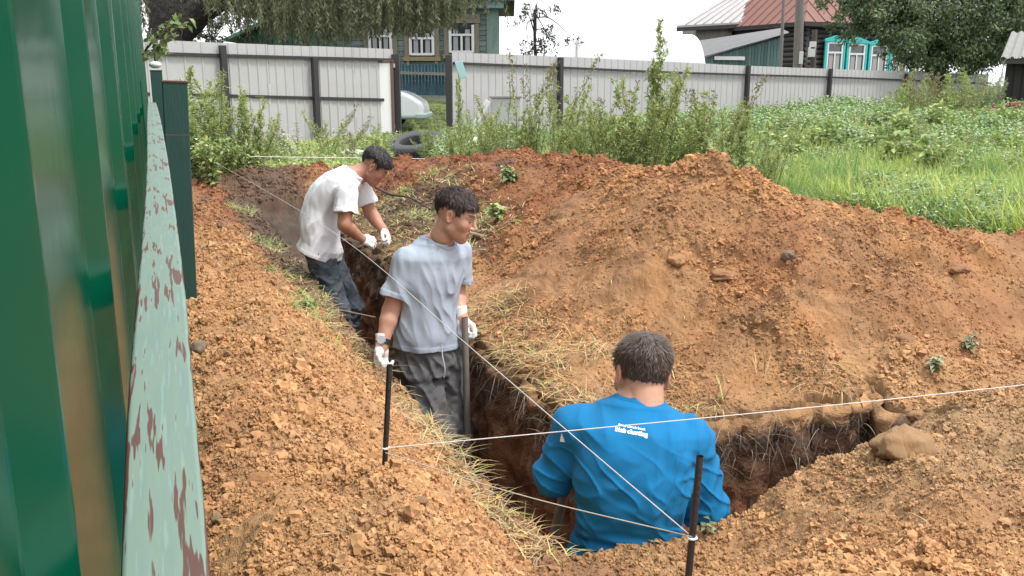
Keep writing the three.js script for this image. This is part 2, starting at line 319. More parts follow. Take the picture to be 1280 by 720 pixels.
// ------------------------------------------------------------------ crumbs and clods of soil
const clodGeo = (seed, det, amp) => {
  const g0 = new THREE.IcosahedronGeometry(1, det); g0.deleteAttribute('uv'); g0.deleteAttribute('normal');
  const g = mergeVertices(g0), p = g.attributes.position;
  for (let i = 0; i < p.count; i++) { const v = V(p.getX(i), p.getY(i), p.getZ(i)); v.multiplyScalar(1 + amp * N3(v.x * 1.1 + seed, v.y * 1.1, v.z * 1.1) + amp * 0.6 * N3(v.x * 2.6, v.y * 2.6 + seed, v.z * 2.6)); p.setXYZ(i, v.x, v.y * 0.8, v.z); }
  if (det < 3) { const f = g.toNonIndexed(); f.computeVertexNormals(); return f; }
  g.computeVertexNormals(); return g;
};
const clodMat = std(0xffffff, 1, { bumpMap: null });
{
  const r = mulberry(77), kinds = [0, 1, 2, 3, 4].map((k) => ({ g: clodGeo(k * 7.3, 1, 0.5), list: [] }));
  const sizes = (s) => { const u = r(); return (u < 0.72 ? RR(0.002, 0.0045, r) : u < 0.945 ? RR(0.004, 0.008, r) : u < 0.993 ? RR(0.007, 0.013, r) : RR(0.012, 0.022, r)) * (0.58 + 0.14 * s); };
  let placed = 0;
  for (let k = 0; k < 900000 && placed < 240000; k++) {
    const Z = 1.35 * Math.pow(9, Math.pow(r(), 0.9)), x = Z * RR(-0.42, 0.69, r); // even over the picture
    const [s, t] = toST(x, -Z);
    if (s < 0.7 || s > 10.8 || t < 0.02 || t > 4.6) continue;
    const a = soilAmount(s, t), q = pit(s, t);
    if (q > -0.012 || r() > (s < 3.4 ? 0.5 : 0.12) + 0.92 * a) continue;
    const rough = t > 1.5 && s > 2.7 ? 0.58 + 0.7 * smoothMask(s, t) + 0.5 * sstep(0.5, 0.75, loose(s, t)) : 0.55 + 0.45 * N2(s * 1.7 + 30, t * 1.7) + 0.35 * N2(s * 5, t * 5 + 60);
    if (r() > 0.12 + rough) continue;
    const y0 = heightAt(s, t), sz = sizes(s) * (0.75 + 0.5 * clamp(rough)) * (t > 1.5 && s > 2.7 ? 0.72 + 0.5 * sstep(0.5, 0.75, loose(s, t)) * r() : s < 2 && t > 1.5 ? 0.8 : 1), c = soilColor(s, t, y0), w = 0.86 + 0.4 * r();
    kinds[k % 5].list.push([W(s, t, y0 + sz * RR(-0.1, 0.45, r)), sz, RR(0, 6.28, r), RR(0, 6.28, r), RR(0.7, 1.3, r), RR(0.65, 1.2, r), [c[0] * w, c[1] * w, c[2] * w]]);
    placed++;
  }
  const root = thing('soil_crumbs', 'loose crumbs of orange soil lying all over the spoil heaps', 'soil'); root.userData.kind = 'stuff';
  const M = new THREE.Matrix4(), Q = new THREE.Quaternion(), Eu = new THREE.Euler();
  for (const k of kinds) {
    const im = sh(new THREE.InstancedMesh(k.g, clodMat, k.list.length)); im.name = 'crumbs'; im.userData.kind = 'stuff';
    k.list.forEach(([p, sz, a, b, fx, fy, c], i) => { M.compose(p, Q.setFromEuler(Eu.set(a, b, a * 0.7)), V(sz * fx, sz * fy, sz)); im.setMatrixAt(i, M); im.setColorAt(i, C(...c)); });
    root.add(im);
  }
}
// single big clods and stones
// where the line of sight through a point of the photograph meets the ground
function onGround(px, py) { let q = at(px, py, 1.2); for (let Z = 1.2; Z < 14; Z += 0.01) { q = at(px, py, Z); if (q.y < groundY(q.x, q.z)) break; } return q; }
function bigClod(px, py, Z, w, h, d, color, label, name = 'soil_clod', cat = 'clod', seed = 1, sink, turn = 0) {
  const g = clodGeo(seed, 5, 0.17), p = g.attributes.position, q = onGround(px, py); q.y += h * (sink ?? 0.3);
  for (let i = 0; i < p.count; i++) { const v = V(p.getX(i), p.getY(i), p.getZ(i)), f = 1 + 0.07 * N3(v.x * 4, v.y * 4, v.z * 4 + seed) + 0.05 * (1 - 2 * Math.abs(N3(v.x * 9, v.y * 9 + seed, v.z * 9))) + 0.025 * N3(v.x * 22, v.y * 22, v.z * 22); p.setXYZ(i, v.x * f * w, v.y * f * h, v.z * f * d); }
  const uv = []; for (let i = 0; i < p.count; i++) uv.push(p.getX(i) * 5 + p.getZ(i) * 2, p.getY(i) * 4 + p.getZ(i) * 5);
  g.setAttribute('uv', new THREE.Float32BufferAttribute(uv, 2)); g.rotateY(turn); g.computeVertexNormals(); g.translate(q.x, q.y, q.z);
  solo(name, label, cat, g, std(C(...color), 1, { map: T.soilCol, bumpMap: T.soil, bumpScale: 0.005 }));
}
bigClod(1130, 566, 2.18, 0.088, 0.06, 0.07, [0.30, 0.178, 0.088], 'large brown clay clod on the edge of the side trench', 'soil_clod', 'clod', 3, 0.3, 0.5);
bigClod(325, 604, 1.93, 0.032, 0.024, 0.03, [0.34, 0.165, 0.072], 'flat smooth orange clod low on the left heap', 'soil_clod', 'clod', 4);
bigClod(250, 442, 3.0, 0.035, 0.05, 0.035, [0.22, 0.165, 0.12], 'grey brown stone beside the rusty fence rail', 'stone', 'stone', 5);
bigClod(274, 650, 1.7, 0.016, 0.014, 0.016, [0.3, 0.2, 0.12], 'small grey clod near the rail at the lower left', 'soil_clod', 'clod', 6);
bigClod(985, 323, 4.15, 0.032, 0.036, 0.025, [0.2, 0.145, 0.1], 'grey stone sticking out high on the right heap', 'stone', 'stone', 7);
bigClod(1195, 335, 4.45, 0.06, 0.032, 0.05, [0.27, 0.14, 0.07], 'brown clod near the crest of the right heap', 'soil_clod', 'clod', 8, -0.15);
bigClod(1130, 424, 3.75, 0.05, 0.035, 0.05, [0.24, 0.13, 0.065], 'rounded dark clod halfway down the right heap slope', 'soil_clod', 'clod', 9, -0.1);
bigClod(880, 235, 4.9, 0.09, 0.06, 0.07, [0.33, 0.16, 0.07], 'broad orange lump just under the highest crest', 'soil_clod', 'clod', 10, -0.45);
bigClod(905, 343, 4.2, 0.07, 0.04, 0.05, [0.29, 0.15, 0.068], 'jutting brown lump in the middle of the right heap', 'soil_clod', 'clod', 11, -0.2);
bigClod(845, 320, 4.45, 0.045, 0.04, 0.05, [0.35, 0.19, 0.088], 'pale crumbling lump left of the jutting brown lump', 'soil_clod', 'clod', 12, -0.6);
bigClod(525, 628, 1.85, 0.018, 0.012, 0.014, [0.26, 0.15, 0.08], 'small layered clod below the left steel stake', 'soil_clod', 'clod', 13);
bigClod(404, 540, 2.2, 0.02, 0.013, 0.02, [0.35, 0.18, 0.08], 'little orange clod in the middle of the left heap', 'soil_clod', 'clod', 14);
for (const [px, py, w, label, sd] of [[1100, 508, 0.05, 'crumbling soil lump at the far corner of the side trench', 31], [1074, 506, 0.04, 'soil lump on the far lip of the side trench left of the corner', 32], [1150, 522, 0.045, 'soil lump behind the large clay clod at the end of the side trench', 33], [1012, 520, 0.035, 'small soil lump on the far lip of the side trench', 34]]) bigClod(px, py, 0, w, w * 0.7, w * 0.8, [0.3, 0.175, 0.088], label, 'soil_clod', 'clod', sd, 0.1);
// ------------------------------------------------------------------ distance fields for people
const smin = (a, b, k) => { const h = clamp(0.5 + 0.5 * (b - a) / k); return b + (a - b) * h - k * h * (1 - h); };
function capS(a, b, ra, rb = ra) {
  const dx = b.x - a.x, dy = b.y - a.y, dz = b.z - a.z, L = dx * dx + dy * dy + dz * dz || 1e-9;
  return (x, y, z) => { const px = x - a.x, py = y - a.y, pz = z - a.z, t = clamp((px * dx + py * dy + pz * dz) / L), qx = px - t * dx, qy = py - t * dy, qz = pz - t * dz; return Math.sqrt(qx * qx + qy * qy + qz * qz) - (ra + (rb - ra) * t); };
}
function ellS(c, rx, ry, rz) {
  return (x, y, z) => { const a = (x - c.x) / rx, b = (y - c.y) / ry, d = (z - c.z) / rz, k0 = Math.sqrt(a * a + b * b + d * d), a2 = a / rx, b2 = b / ry, d2 = d / rz, k1 = Math.sqrt(a2 * a2 + b2 * b2 + d2 * d2) || 1e-6; return k0 * (k0 - 1) / k1; };
}
const uni = (k, ...f) => (x, y, z) => { let d = f[0](x, y, z); for (let i = 1; i < f.length; i++) d = smin(d, f[i](x, y, z), k); return d; };
// a bent trunk of elliptical sections: stations [u, half width, half depth], u = 0 at p0 and 1 at p1
function trunkS(p0, pm, p1, right, st) {
  const ax = p1.clone().sub(p0), L = ax.length(); ax.normalize();
  const r = right.clone().addScaledVector(ax, -right.dot(ax)).normalize(), f = r.clone().cross(ax).negate();
  const mid = pm.clone().sub(p0), bu = mid.dot(ax) / L, br = mid.dot(r), bf = mid.dot(f);
  return (x, y, z) => {
    const X = x - p0.x, Y = y - p0.y, Z = z - p0.z, u = (X * ax.x + Y * ax.y + Z * ax.z) / L, uc = clamp(u, st[0][0], st[st.length - 1][0]);
    const bend = 4 * uc * (1 - uc) * (uc > 0 && uc < 1 ? 1 : 0);
    const a = X * r.x + Y * r.y + Z * r.z - br * bend, b = X * f.x + Y * f.y + Z * f.z - bf * bend;
    let i = 1; while (i < st.length - 1 && uc > st[i][0]) i++;
    const s0 = st[i - 1], s1 = st[i], k1 = (uc - s0[0]) / (s1[0] - s0[0]), k = k1 * k1 * (3 - 2 * k1), w = s0[1] + (s1[1] - s0[1]) * k, d = s0[2] + (s1[2] - s0[2]) * k;
    const q = Math.sqrt(a * a / (w * w) + b * b / (d * d)) || 1e-6, g = Math.sqrt(a * a / (w * w * w * w) + b * b / (d * d * d * d)) || 1e-6, side = q * (q - 1) / g, over = Math.abs(u - uc) * L;
    return over > 0 ? (side > 0 ? Math.hypot(side, over) : over) : Math.max(side, -0.08);
  };
}
// surface nets
function nets(sdf, lo, hi, h, pad = 0.012) {
  lo = lo.clone().subScalar(pad); hi = hi.clone().addScalar(pad);
  const nx = Math.ceil((hi.x - lo.x) / h) + 1, ny = Math.ceil((hi.y - lo.y) / h) + 1, nz = Math.ceil((hi.z - lo.z) / h) + 1, F = new Float32Array(nx * ny * nz), B = 6;
  for (let k = 0; k < nz; k += B) for (let j = 0; j < ny; j += B) for (let i = 0; i < nx; i += B) {
    const c = sdf(lo.x + (i + B / 2) * h, lo.y + (j + B / 2) * h, lo.z + (k + B / 2) * h), far = Math.abs(c) > B * h * 1.9;
    for (let kk = k; kk < Math.min(nz, k + B); kk++) for (let jj = j; jj < Math.min(ny, j + B); jj++) for (let ii = i; ii < Math.min(nx, i + B); ii++)
      F[(kk * ny + jj) * nx + ii] = far ? c : sdf(lo.x + ii * h, lo.y + jj * h, lo.z + kk * h);
  }
  const id = new Int32Array(nx * ny * nz).fill(-1), pos = [], idx = [], at3 = (i, j, k) => (k * ny + j) * nx + i;
  for (let k = 0; k + 1 < nz; k++) for (let j = 0; j + 1 < ny; j++) for (let i = 0; i + 1 < nx; i++) {
    let m = 0, n = 0, sx = 0, sy = 0, sz = 0; const v = [];
    for (let c = 0; c < 8; c++) { v[c] = F[at3(i + (c & 1), j + (c >> 1 & 1), k + (c >> 2))]; if (v[c] < 0) m |= 1 << c; }
    if (m === 0 || m === 255) continue;
    for (let c = 0; c < 8; c++) for (let b = 1; b < 8; b <<= 1) { const e = c | b; if (e === c || (m >> c & 1) === (m >> e & 1)) continue; const t = v[c] / (v[c] - v[e]); sx += (c & 1) + (b === 1 ? t : 0); sy += (c >> 1 & 1) + (b === 2 ? t : 0); sz += (c >> 2) + (b === 4 ? t : 0); n++; }
    id[at3(i, j, k)] = pos.length / 3; pos.push(lo.x + (i + sx / n) * h, lo.y + (j + sy / n) * h, lo.z + (k + sz / n) * h);
  }
  const quad = (a, b, c, d, flip) => { if (a < 0 || b < 0 || c < 0 || d < 0) return; flip ? idx.push(a, c, b, b, c, d) : idx.push(a, b, c, b, d, c); };
  for (let k = 1; k + 1 < nz; k++) for (let j = 1; j + 1 < ny; j++) for (let i = 1; i + 1 < nx; i++) {
    const s = F[at3(i, j, k)] < 0;
    if (s !== F[at3(i + 1, j, k)] < 0) quad(id[at3(i, j - 1, k - 1)], id[at3(i, j, k - 1)], id[at3(i, j - 1, k)], id[at3(i, j, k)], !s);
    if (s !== F[at3(i, j + 1, k)] < 0) quad(id[at3(i - 1, j, k - 1)], id[at3(i - 1, j, k)], id[at3(i, j, k - 1)], id[at3(i, j, k)], !s);
    if (s !== F[at3(i, j, k + 1)] < 0) quad(id[at3(i - 1, j - 1, k)], id[at3(i, j - 1, k)], id[at3(i - 1, j, k)], id[at3(i, j, k)], !s);
  }
  const g = geoFrom(pos, idx);
  // smooth normals from the field itself
  const nn = g.attributes.normal, e = h * 0.7;
  for (let i = 0; i < nn.count; i++) { const x = pos[i * 3], y = pos[i * 3 + 1], z = pos[i * 3 + 2], a = sdf(x + e, y, z) - sdf(x - e, y, z), b = sdf(x, y + e, z) - sdf(x, y - e, z), c = sdf(x, y, z + e) - sdf(x, y, z - e), l = Math.hypot(a, b, c) || 1; nn.setXYZ(i, a / l, b / l, c / l); }
  return g;
}
const boundsOf = (pts, r) => { const b = new THREE.Box3().setFromPoints(pts); return [b.min.subScalar(r), b.max.addScalar(r)]; };
function paint(g, fn) { const p = g.attributes.position, c = new Float32Array(p.count * 3); for (let i = 0; i < p.count; i++) c.set(fn(p.getX(i), p.getY(i), p.getZ(i)), i * 3); g.setAttribute('color', new THREE.BufferAttribute(c, 3)); return g; }
function wrapUV(g, k = 1) { const p = g.attributes.position, n = g.attributes.normal, uv = []; for (let i = 0; i < p.count; i++) { const ax = Math.abs(n.getX(i)), az = Math.abs(n.getZ(i)); uv.push((ax > az ? p.getZ(i) : p.getX(i)) * k, p.getY(i) * k); } g.setAttribute('uv', new THREE.Float32BufferAttribute(uv, 2)); return g; }
// ------------------------------------------------------------------ head
function headField(o) { // local metres: +z out of the face, +y up, +x to the person's left
  const parts = [ellS(V(0, 0.036, -0.014), 0.0735, 0.080, 0.094), ellS(V(0, -0.02, 0.026), 0.062, 0.085, 0.064)];
  const jaw = uni(0.02, capS(V(-0.050, -0.058, 0.0), V(0, -0.096, 0.064), 0.022, 0.021), capS(V(0.050, -0.058, 0.0), V(0, -0.096, 0.064), 0.022, 0.021), ellS(V(0, -0.075, 0.045), 0.045, 0.035, 0.045));
  const nose = uni(0.008, capS(V(0, 0.012, 0.086), V(0, -0.030, 0.108), 0.0075, 0.0115), ellS(V(-0.012, -0.034, 0.096), 0.009, 0.008, 0.011), ellS(V(0.012, -0.034, 0.096), 0.009, 0.008, 0.011));
  const brow = uni(0.01, capS(V(-0.042, 0.022, 0.068), V(-0.010, 0.022, 0.083), 0.009), capS(V(0.042, 0.022, 0.066), V(0.010, 0.022, 0.083), 0.009));
  const cheek = uni(0.02, ellS(V(-0.040, -0.026, 0.056), 0.024, 0.024, 0.022), ellS(V(0.040, -0.026, 0.056), 0.024, 0.024, 0.022));
  const lipU = capS(V(-0.016, -0.060, 0.086), V(0.016, -0.060, 0.086), 0.0068), lipM = ellS(V(0, -0.0585, 0.090), 0.014, 0.0065, 0.008), lipL = ellS(V(0, -0.0735, 0.087), 0.017, 0.0065, 0.008);
  const ears = [-1, 1].map((s) => uni(0.006, ellS(V(s * 0.077, 0.0, -0.014), 0.008, 0.030, 0.018), capS(V(s * 0.070, -0.022, -0.004), V(s * 0.078, -0.026, -0.008), 0.009, 0.008)));
  const dents = [-1, 1].map((s) => ellS(V(s * 0.087, 0.002, -0.011), 0.008, 0.018, 0.009));
  const eyes = [-1, 1].map((s) => ellS(V(s * 0.031, 0.002, 0.0725), 0.0125, 0.0115, 0.0125));
  const open = ellS(V(0, -0.067, 0.093), 0.017, o.mouth ?? 0.002, 0.014);
  const skull = uni(0.03, ...parts);
  const f = (x, y, z) => {
    let d = skull(x, y, z);
    d = smin(d, jaw(x, y, z), 0.022); d = smin(d, cheek(x, y, z), 0.022); d = smin(d, brow(x, y, z), 0.014);
    for (const s of [-1, 1]) d = -smin(-d, Math.hypot((x - s * 0.032) / 1.3, y - 0.002, z - 0.098) - 0.0155, 0.012);
    d = smin(d, nose(x, y, z), 0.010);
    d = smin(d, Math.min(lipU(x, y, z), lipM(x, y, z), lipL(x, y, z)), 0.007);
    d = Math.max(d, -open(x, y, z));
    for (let i = 0; i < 2; i++) { d = smin(d, Math.max(ears[i](x, y, z), -dents[i](x, y, z)), 0.006); d = Math.min(d, eyes[i](x, y, z)); }
    return d;
  };
  f.skull = skull; return f;
}
const SKIN = [0.50, 0.27, 0.185];
function headColor(x, y, z, skin) {
  const k = 1 + 0.06 * N3(x * 40, y * 40, z * 40); let c = [skin[0] * k, skin[1] * k, skin[2] * k];
  const red = Math.max(sstep(0.03, 0.0, Math.hypot(x, y + 0.034, z - 0.105)), 0.7 * sstep(0.04, 0.01, Math.hypot(Math.abs(x) - 0.045, y + 0.025, z - 0.06)), 0.8 * sstep(0.066, 0.075, Math.abs(x)) * sstep(0.04, 0.0, Math.abs(y)));
  c = lerp3(c, [skin[0] * 1.0, skin[1] * 0.72, skin[2] * 0.7], red * 0.6);
  if (z > 0.07 && Math.abs(x) < 0.026 && y < -0.054 && y > -0.082) c = lerp3(c, [0.36, 0.12, 0.10], 0.75);
  if (z > 0.066 && Math.hypot(x / 1.2, y + 0.067) < 0.0145 && z < 0.083 && Math.abs(y + 0.067) < 0.006) c = y > -0.066 ? [0.6, 0.55, 0.48] : [0.1, 0.025, 0.022];
  for (const s of [-1, 1]) {
    const e = Math.hypot(x - s * 0.031, y - 0.002, z - 0.0725);
    if (e < 0.0135 && z > 0.0775) { const i = Math.hypot(x - s * 0.030, y - 0.001); c = Math.abs(y - 0.001) > 0.0062 ? [skin[0] * 0.6, skin[1] * 0.5, skin[2] * 0.5] : i < 0.0055 ? [0.02, 0.016, 0.014] : [0.2, 0.16, 0.14]; }
    const bx = x * s; if (bx > 0.011 && bx < 0.052 && z > 0.05 && Math.abs(y - 0.0245 - 0.004 * Math.sin((bx - 0.011) * 60)) < 0.0052) c = lerp3(c, [0.05, 0.03, 0.022], 0.85);
  }
  return c;
}
// hair: a cap cut at the hairline with strands standing on it
function hairOf(skullF, o, r) {
  const th = o.th, cut = (x, y, z) => { // > 0 is bald
    const front = o.front ?? 0.052, nape = o.nape ?? -0.045;
    const line = z > 0.016 ? mix(-0.004, front, Math.pow(sstep(0.014, 0.06, z), 0.7)) : z > -0.03 ? mix(nape + 0.075, -0.004 + 0.014 * sstep(0.016, 0.0, z) + (Math.abs(x) > 0.05 ? 0.028 * sstep(-0.03, -0.015, z) * sstep(0.02, 0.0, z) : 0), sstep(-0.05, 0.0, z)) : mix(nape, nape + 0.05, sstep(-0.085, -0.03, z)) + 0.045 * sstep(0.012, 0.05, Math.abs(x));
    return line + 0.007 * N3(x * 90, z * 90, 3) + 0.005 * N3(x * 200, z * 200, 9) - y;
  };
  const f = (x, y, z) => {
    const c = cut(x, y, z), t = th * ((o.side ?? 0.45) + (1 - (o.side ?? 0.45)) * sstep(0.02, 0.075, y)) * sstep(0.0, -0.016, c) - 0.006 * sstep(-0.004, 0.012, c);
    return skullF(x, y, z) - t - 0.0022 * N3(x * 55, y * 25, z * 55) - 0.0012 * N3(x * 160, y * 60, z * 160);
  };
  const g = nets(f, V(-0.11, -0.09, -0.13), V(0.11, 0.15, 0.11), 0.0032);
  const p = g.attributes.position, n = g.attributes.normal, col = [], pos = [], idx = [], sc = [];
  // keep only the part of the shell that carries hair
  const id = g.index.array, keep = [];
  for (let i = 0; i < id.length; i += 3) { let ok = true; for (let k = 0; k < 3; k++) { const q = id[i + k]; if (cut(p.getX(q), p.getY(q), p.getZ(q)) > 0.0) ok = false; } if (ok) keep.push(id[i], id[i + 1], id[i + 2]); }
  g.setIndex(keep);
  for (let i = 0; i < p.count; i++) { const k = 0.8 + 0.35 * N3(p.getX(i) * 60, p.getY(i) * 30, p.getZ(i) * 60); col.push(o.color[0] * k, o.color[1] * k, o.color[2] * k); }
  g.setAttribute('color', new THREE.Float32BufferAttribute(col, 3));
  const wh = V(0.012, 0.115, -0.075), ns = o.strands;
  for (let s = 0; s < ns; s++) {
    const q = keep[Math.floor(r() * keep.length)], P = V(p.getX(q), p.getY(q), p.getZ(q)), Nn = V(n.getX(q), n.getY(q), n.getZ(q));
    let d = P.clone().sub(wh); d.y -= 0.05; d.z += P.y > 0.05 ? 0.03 : 0; d.addScaledVector(Nn, -d.dot(Nn)).normalize();
    d.applyAxisAngle(Nn, 0.5 * N3(P.x * 25, P.y * 25, P.z * 25) + RR(-0.35, 0.35, r));
    const L = o.len * RR(0.6, 1.15, r) * (0.45 + 0.55 * sstep(-0.01, 0.07, P.y)), side = d.clone().cross(Nn).multiplyScalar(0.0011), b = pos.length / 3, kk = RR(0.65, 1.5, r);
    P.addScaledVector(Nn, -0.001);
    for (let k = 0; k < 4; k++) { const t = k / 3, X = P.clone().addScaledVector(d, L * t).addScaledVector(Nn, L * (0.55 * t - 0.55 * t * t + o.lift * t)), w = 1 - 0.8 * t; pos.push(X.x - side.x * w, X.y - side.y * w, X.z - side.z * w, X.x + side.x * w, X.y + side.y * w, X.z + side.z * w); for (let m = 0; m < 2; m++) sc.push(o.color[0] * kk, o.color[1] * kk, o.color[2] * kk); if (k) idx.push(b + k * 2 - 2, b + k * 2 - 1, b + k * 2, b + k * 2 - 1, b + k * 2 + 1, b + k * 2); }
  }
  const h = geoFrom(pos, idx, null, sc);
  return merge([g, h]);
}
const frame = (pos, F, U) => { const z = F.clone().normalize(), x = U.clone().cross(z).normalize(), y = z.clone().cross(x); return new THREE.Matrix4().makeBasis(x, y, z).setPosition(pos); };
// ------------------------------------------------------------------ hands in knitted gloves
// local: wrist at the origin, fingers along +y, the palm faces +z, the thumb on the +x side (mirrored for side = -1)
function gloveField(side, curl, spread = 0.05) {
  const fs = [], bases = [[0.030, 0.082, 0.066], [0.010, 0.088, 0.074], [-0.011, 0.086, 0.069], [-0.030, 0.078, 0.054]];
  bases.forEach(([x, y, L], i) => {
    let p = V(x * side, y, 0), a = curl[0] * (1 + 0.06 * i); const seg = [0.46 * L, 0.31 * L, 0.25 * L], c = [];
    for (let k = 0; k < 3; k++) { const q = p.clone().add(V(side * x * spread * 3 * seg[k], Math.cos(a) * seg[k], Math.sin(a) * seg[k])); c.push(capS(p, q, 0.0108 - 0.0008 * k, 0.0102 - 0.0008 * k)); p = q; a += curl[k + 1]; }
    fs.push(uni(0.003, ...c));
  });
  const t0 = V(side * 0.026, 0.025, 0.006), t1 = V(side * 0.048, 0.052, 0.016 + 0.012 * curl[0]), t2 = V(side * (0.052 - 0.012 * curl[0]), 0.078, 0.022 + 0.02 * curl[0]), t3 = V(side * (0.048 - 0.022 * curl[0]), 0.1, 0.028 + 0.022 * curl[0]);
  const thumb = uni(0.004, capS(t0, t1, 0.0155, 0.0125), capS(t1, t2, 0.0122, 0.0112), capS(t2, t3, 0.011, 0.0098));
  const palm = uni(0.012, capS(V(side * 0.027, 0.03, 0), V(side * 0.030, 0.08, 0), 0.0155, 0.014), capS(V(0.006 * side, 0.03, -0.002), V(0.008 * side, 0.085, -0.001), 0.016, 0.0145), capS(V(-0.02 * side, 0.03, 0), V(-0.026 * side, 0.078, 0), 0.015, 0.013));
  const cuff = capS(V(0, -0.045, 0), V(0, 0.03, 0), 0.036, 0.031);
  return (x, y, z) => { let d = smin(palm(x, y, z), thumb(x, y, z), 0.010); let f = fs[0](x, y, z); for (let i = 1; i < 4; i++) f = Math.min(f, fs[i](x, y, z)); d = smin(d, f, 0.006); const cz = cuff(x, y, z * 1.25); return Math.max(smin(d, cz, 0.014), -0.05 - y) - 0.0008 * Math.sin(x * 900) * sstep(0.0, -0.02, y); };
}
const gloveMat = std(C(0.72, 0.72, 0.70), 0.95, { bumpMap: rep(T.weave, 12), bumpScale: 0.0015 });
function gloveMesh(parent, wrist, yDir, palmDir, side, curl) {
  const y = yDir.clone().normalize(), z = palmDir.clone().addScaledVector(y, -palmDir.dot(y)).normalize(), x = y.clone().cross(z);
  const g = wrapUV(nets(gloveField(side, curl), V(-0.08, -0.06, -0.05), V(0.08, 0.17, 0.12), 0.0032), 1);
  g.applyMatrix4(new THREE.Matrix4().makeBasis(x, y, z).setPosition(wrist));
  return part(parent, 'glove', g, gloveMat);
}
// ------------------------------------------------------------------ a person
function makePerson(o) {
  const J = o.joints, root = thing('person', o.label, 'person', V(o.foot.x, o.foot.y, o.foot.z), o.group);
  const R = o.right.clone().normalize(), spine = trunkS(J.pelvis, J.mid, J.c7, R, o.st ?? [[-0.12, 0.12, 0.08], [0, 0.145, 0.098], [0.25, 0.132, 0.09], [0.45, 0.142, 0.098], [0.7, 0.165, 0.112], [0.87, 0.165, 0.105], [1.0, 0.075, 0.07], [1.06, 0.05, 0.05]]);
  const ups = ['L', 'R'].map((k) => J['sh' + k]);
  const clav = ups.map((p) => capS(J.c7.clone().lerp(J.pelvis, 0.12), p, 0.060, 0.060));
  const arms = ['L', 'R'].map((k) => { const [a1, a2, a3] = o.arm ?? [0.056, 0.043, 0.030], e = J['el' + k], w = J['wr' + k], m = e.clone().lerp(w, 0.28); return uni(0.015, capS(J['sh' + k], e, a1, a2), capS(e, m, a2, a2 * 0.98), capS(m, w, a2 * 0.98, a3), capS(w, J['ha' + k], a3, 0.024)); });
  const legs = ['L', 'R'].map((k) => uni(0.02, capS(J['hi' + k], J['kn' + k], 0.078, 0.055), capS(J['kn' + k], J['an' + k], 0.052, 0.036), capS(J['an' + k], J['to' + k], 0.036, 0.028)));
  const HF = headField(o.face), HM = frame(J.head, o.headF, o.headU), HI = HM.clone().invert().elements;
  const nk = [capS(J.c7.clone().addScaledVector(o.headF, 0.02), V(0, -0.03, -0.022).applyMatrix4(HM), o.neckR ?? 0.058, (o.neckR ?? 0.058) * 0.93)];
  const bodyF = (x, y, z) => {
    let d = smin(spine(x, y, z), Math.min(clav[0](x, y, z), clav[1](x, y, z)), 0.05);
    d = smin(d, nk[0](x, y, z), 0.03); d = smin(d, Math.min(arms[0](x, y, z), arms[1](x, y, z)), 0.02); return smin(d, Math.min(legs[0](x, y, z), legs[1](x, y, z)), 0.03);
  };
  const all = Object.values(J), [lo, hi] = boundsOf(all, 0.12);
  const skin = o.skin ?? SKIN;
  const bodyCol = (x, y, z) => { const k = 1 + 0.10 * N3(x * 14, y * 14, z * 14) + 0.05 * N3(x * 50, y * 50, z * 50), q = N3(x * 9 + 5, y * 9, z * 9); return [skin[0] * k, skin[1] * k * (1 - 0.06 * q), skin[2] * k * (1 - 0.08 * q)]; };
  const bodyG = paint(nets(bodyF, lo, hi, 0.011), bodyCol);
  const headG0 = nets((x, y, z) => smin(HF(x, y, z), capS(V(0, -0.03, -0.022), V(0, -0.12, -0.03), (o.neckR ?? 0.058) * 0.93, (o.neckR ?? 0.058) * 0.95)(x, y, z), 0.018), V(-0.1, -0.14, -0.12), V(0.1, 0.14, 0.13), 0.0029);
  const headG = paint(headG0, (x, y, z) => headColor(x, y, z, skin)); headG.applyMatrix4(HM);
  part(root, 'body', [bodyG, headG], std(0xffffff, 0.55, { vertexColors: true }));
  const hg = hairOf(HF.skull, o.hair, mulberry(o.seed)); hg.applyMatrix4(HM);
  part(root, 'hair', hg, std(0xffffff, 0.5, { vertexColors: true }));
  // shirt
  const cl = o.shirt, pad = cl.pad;
  const stS = cl.st, spS = trunkS(J.pelvis, J.mid, J.c7, R, stS);
  const clS = ups.map((p) => capS(J.c7.clone().lerp(J.pelvis, 0.12), p, 0.056 + pad, (o.arm ? o.arm[0] : 0.056) - 0.002 + pad));
  const sleeves = ['L', 'R'].map((k, i) => {
    const a = J['sh' + k], e = J['el' + k], w = J['wr' + k], [a1, a2, a3] = o.arm ?? [0.056, 0.043, 0.03];
    if (cl.long) return uni(0.012, capS(a, e, a1 + pad, a2 + pad), capS(e, e.clone().lerp(w, 0.28), a2 + pad, a2 + pad), capS(e.clone().lerp(w, 0.28), w, a2 + pad, a3 + pad));
    const end = a.clone().lerp(e, cl.sleeve), d = e.clone().sub(a).normalize(), k0 = end.dot(d), s0 = capS(a, e, a1 + pad, a1 + pad + (cl.flare ?? 0.012)), s = (x, y, z) => s0(x, y, z) - 0.002 * sstep(0.026, 0.022, k0 - x * d.x - y * d.y - z * d.z), sUnused = capS(a, e, a1 + pad, a1 + pad + (cl.flare ?? 0.012));
    return (x, y, z) => Math.max(s(x, y, z), x * d.x + y * d.y + z * d.z - k0);
  });
  const armIn = arms, up = J.c7.clone().sub(J.pelvis), Ls = up.length(); up.normalize();
  const neckHole = capS(J.c7.clone().addScaledVector(o.headF, 0.022).addScaledVector(up, cl.neckDrop ?? -0.005), V(0, -0.03, -0.022).applyMatrix4(HM), cl.neckR, cl.neckR + 0.015);
  const hemU = (cl.hem ?? -0.1) * Ls, fold = cl.fold;
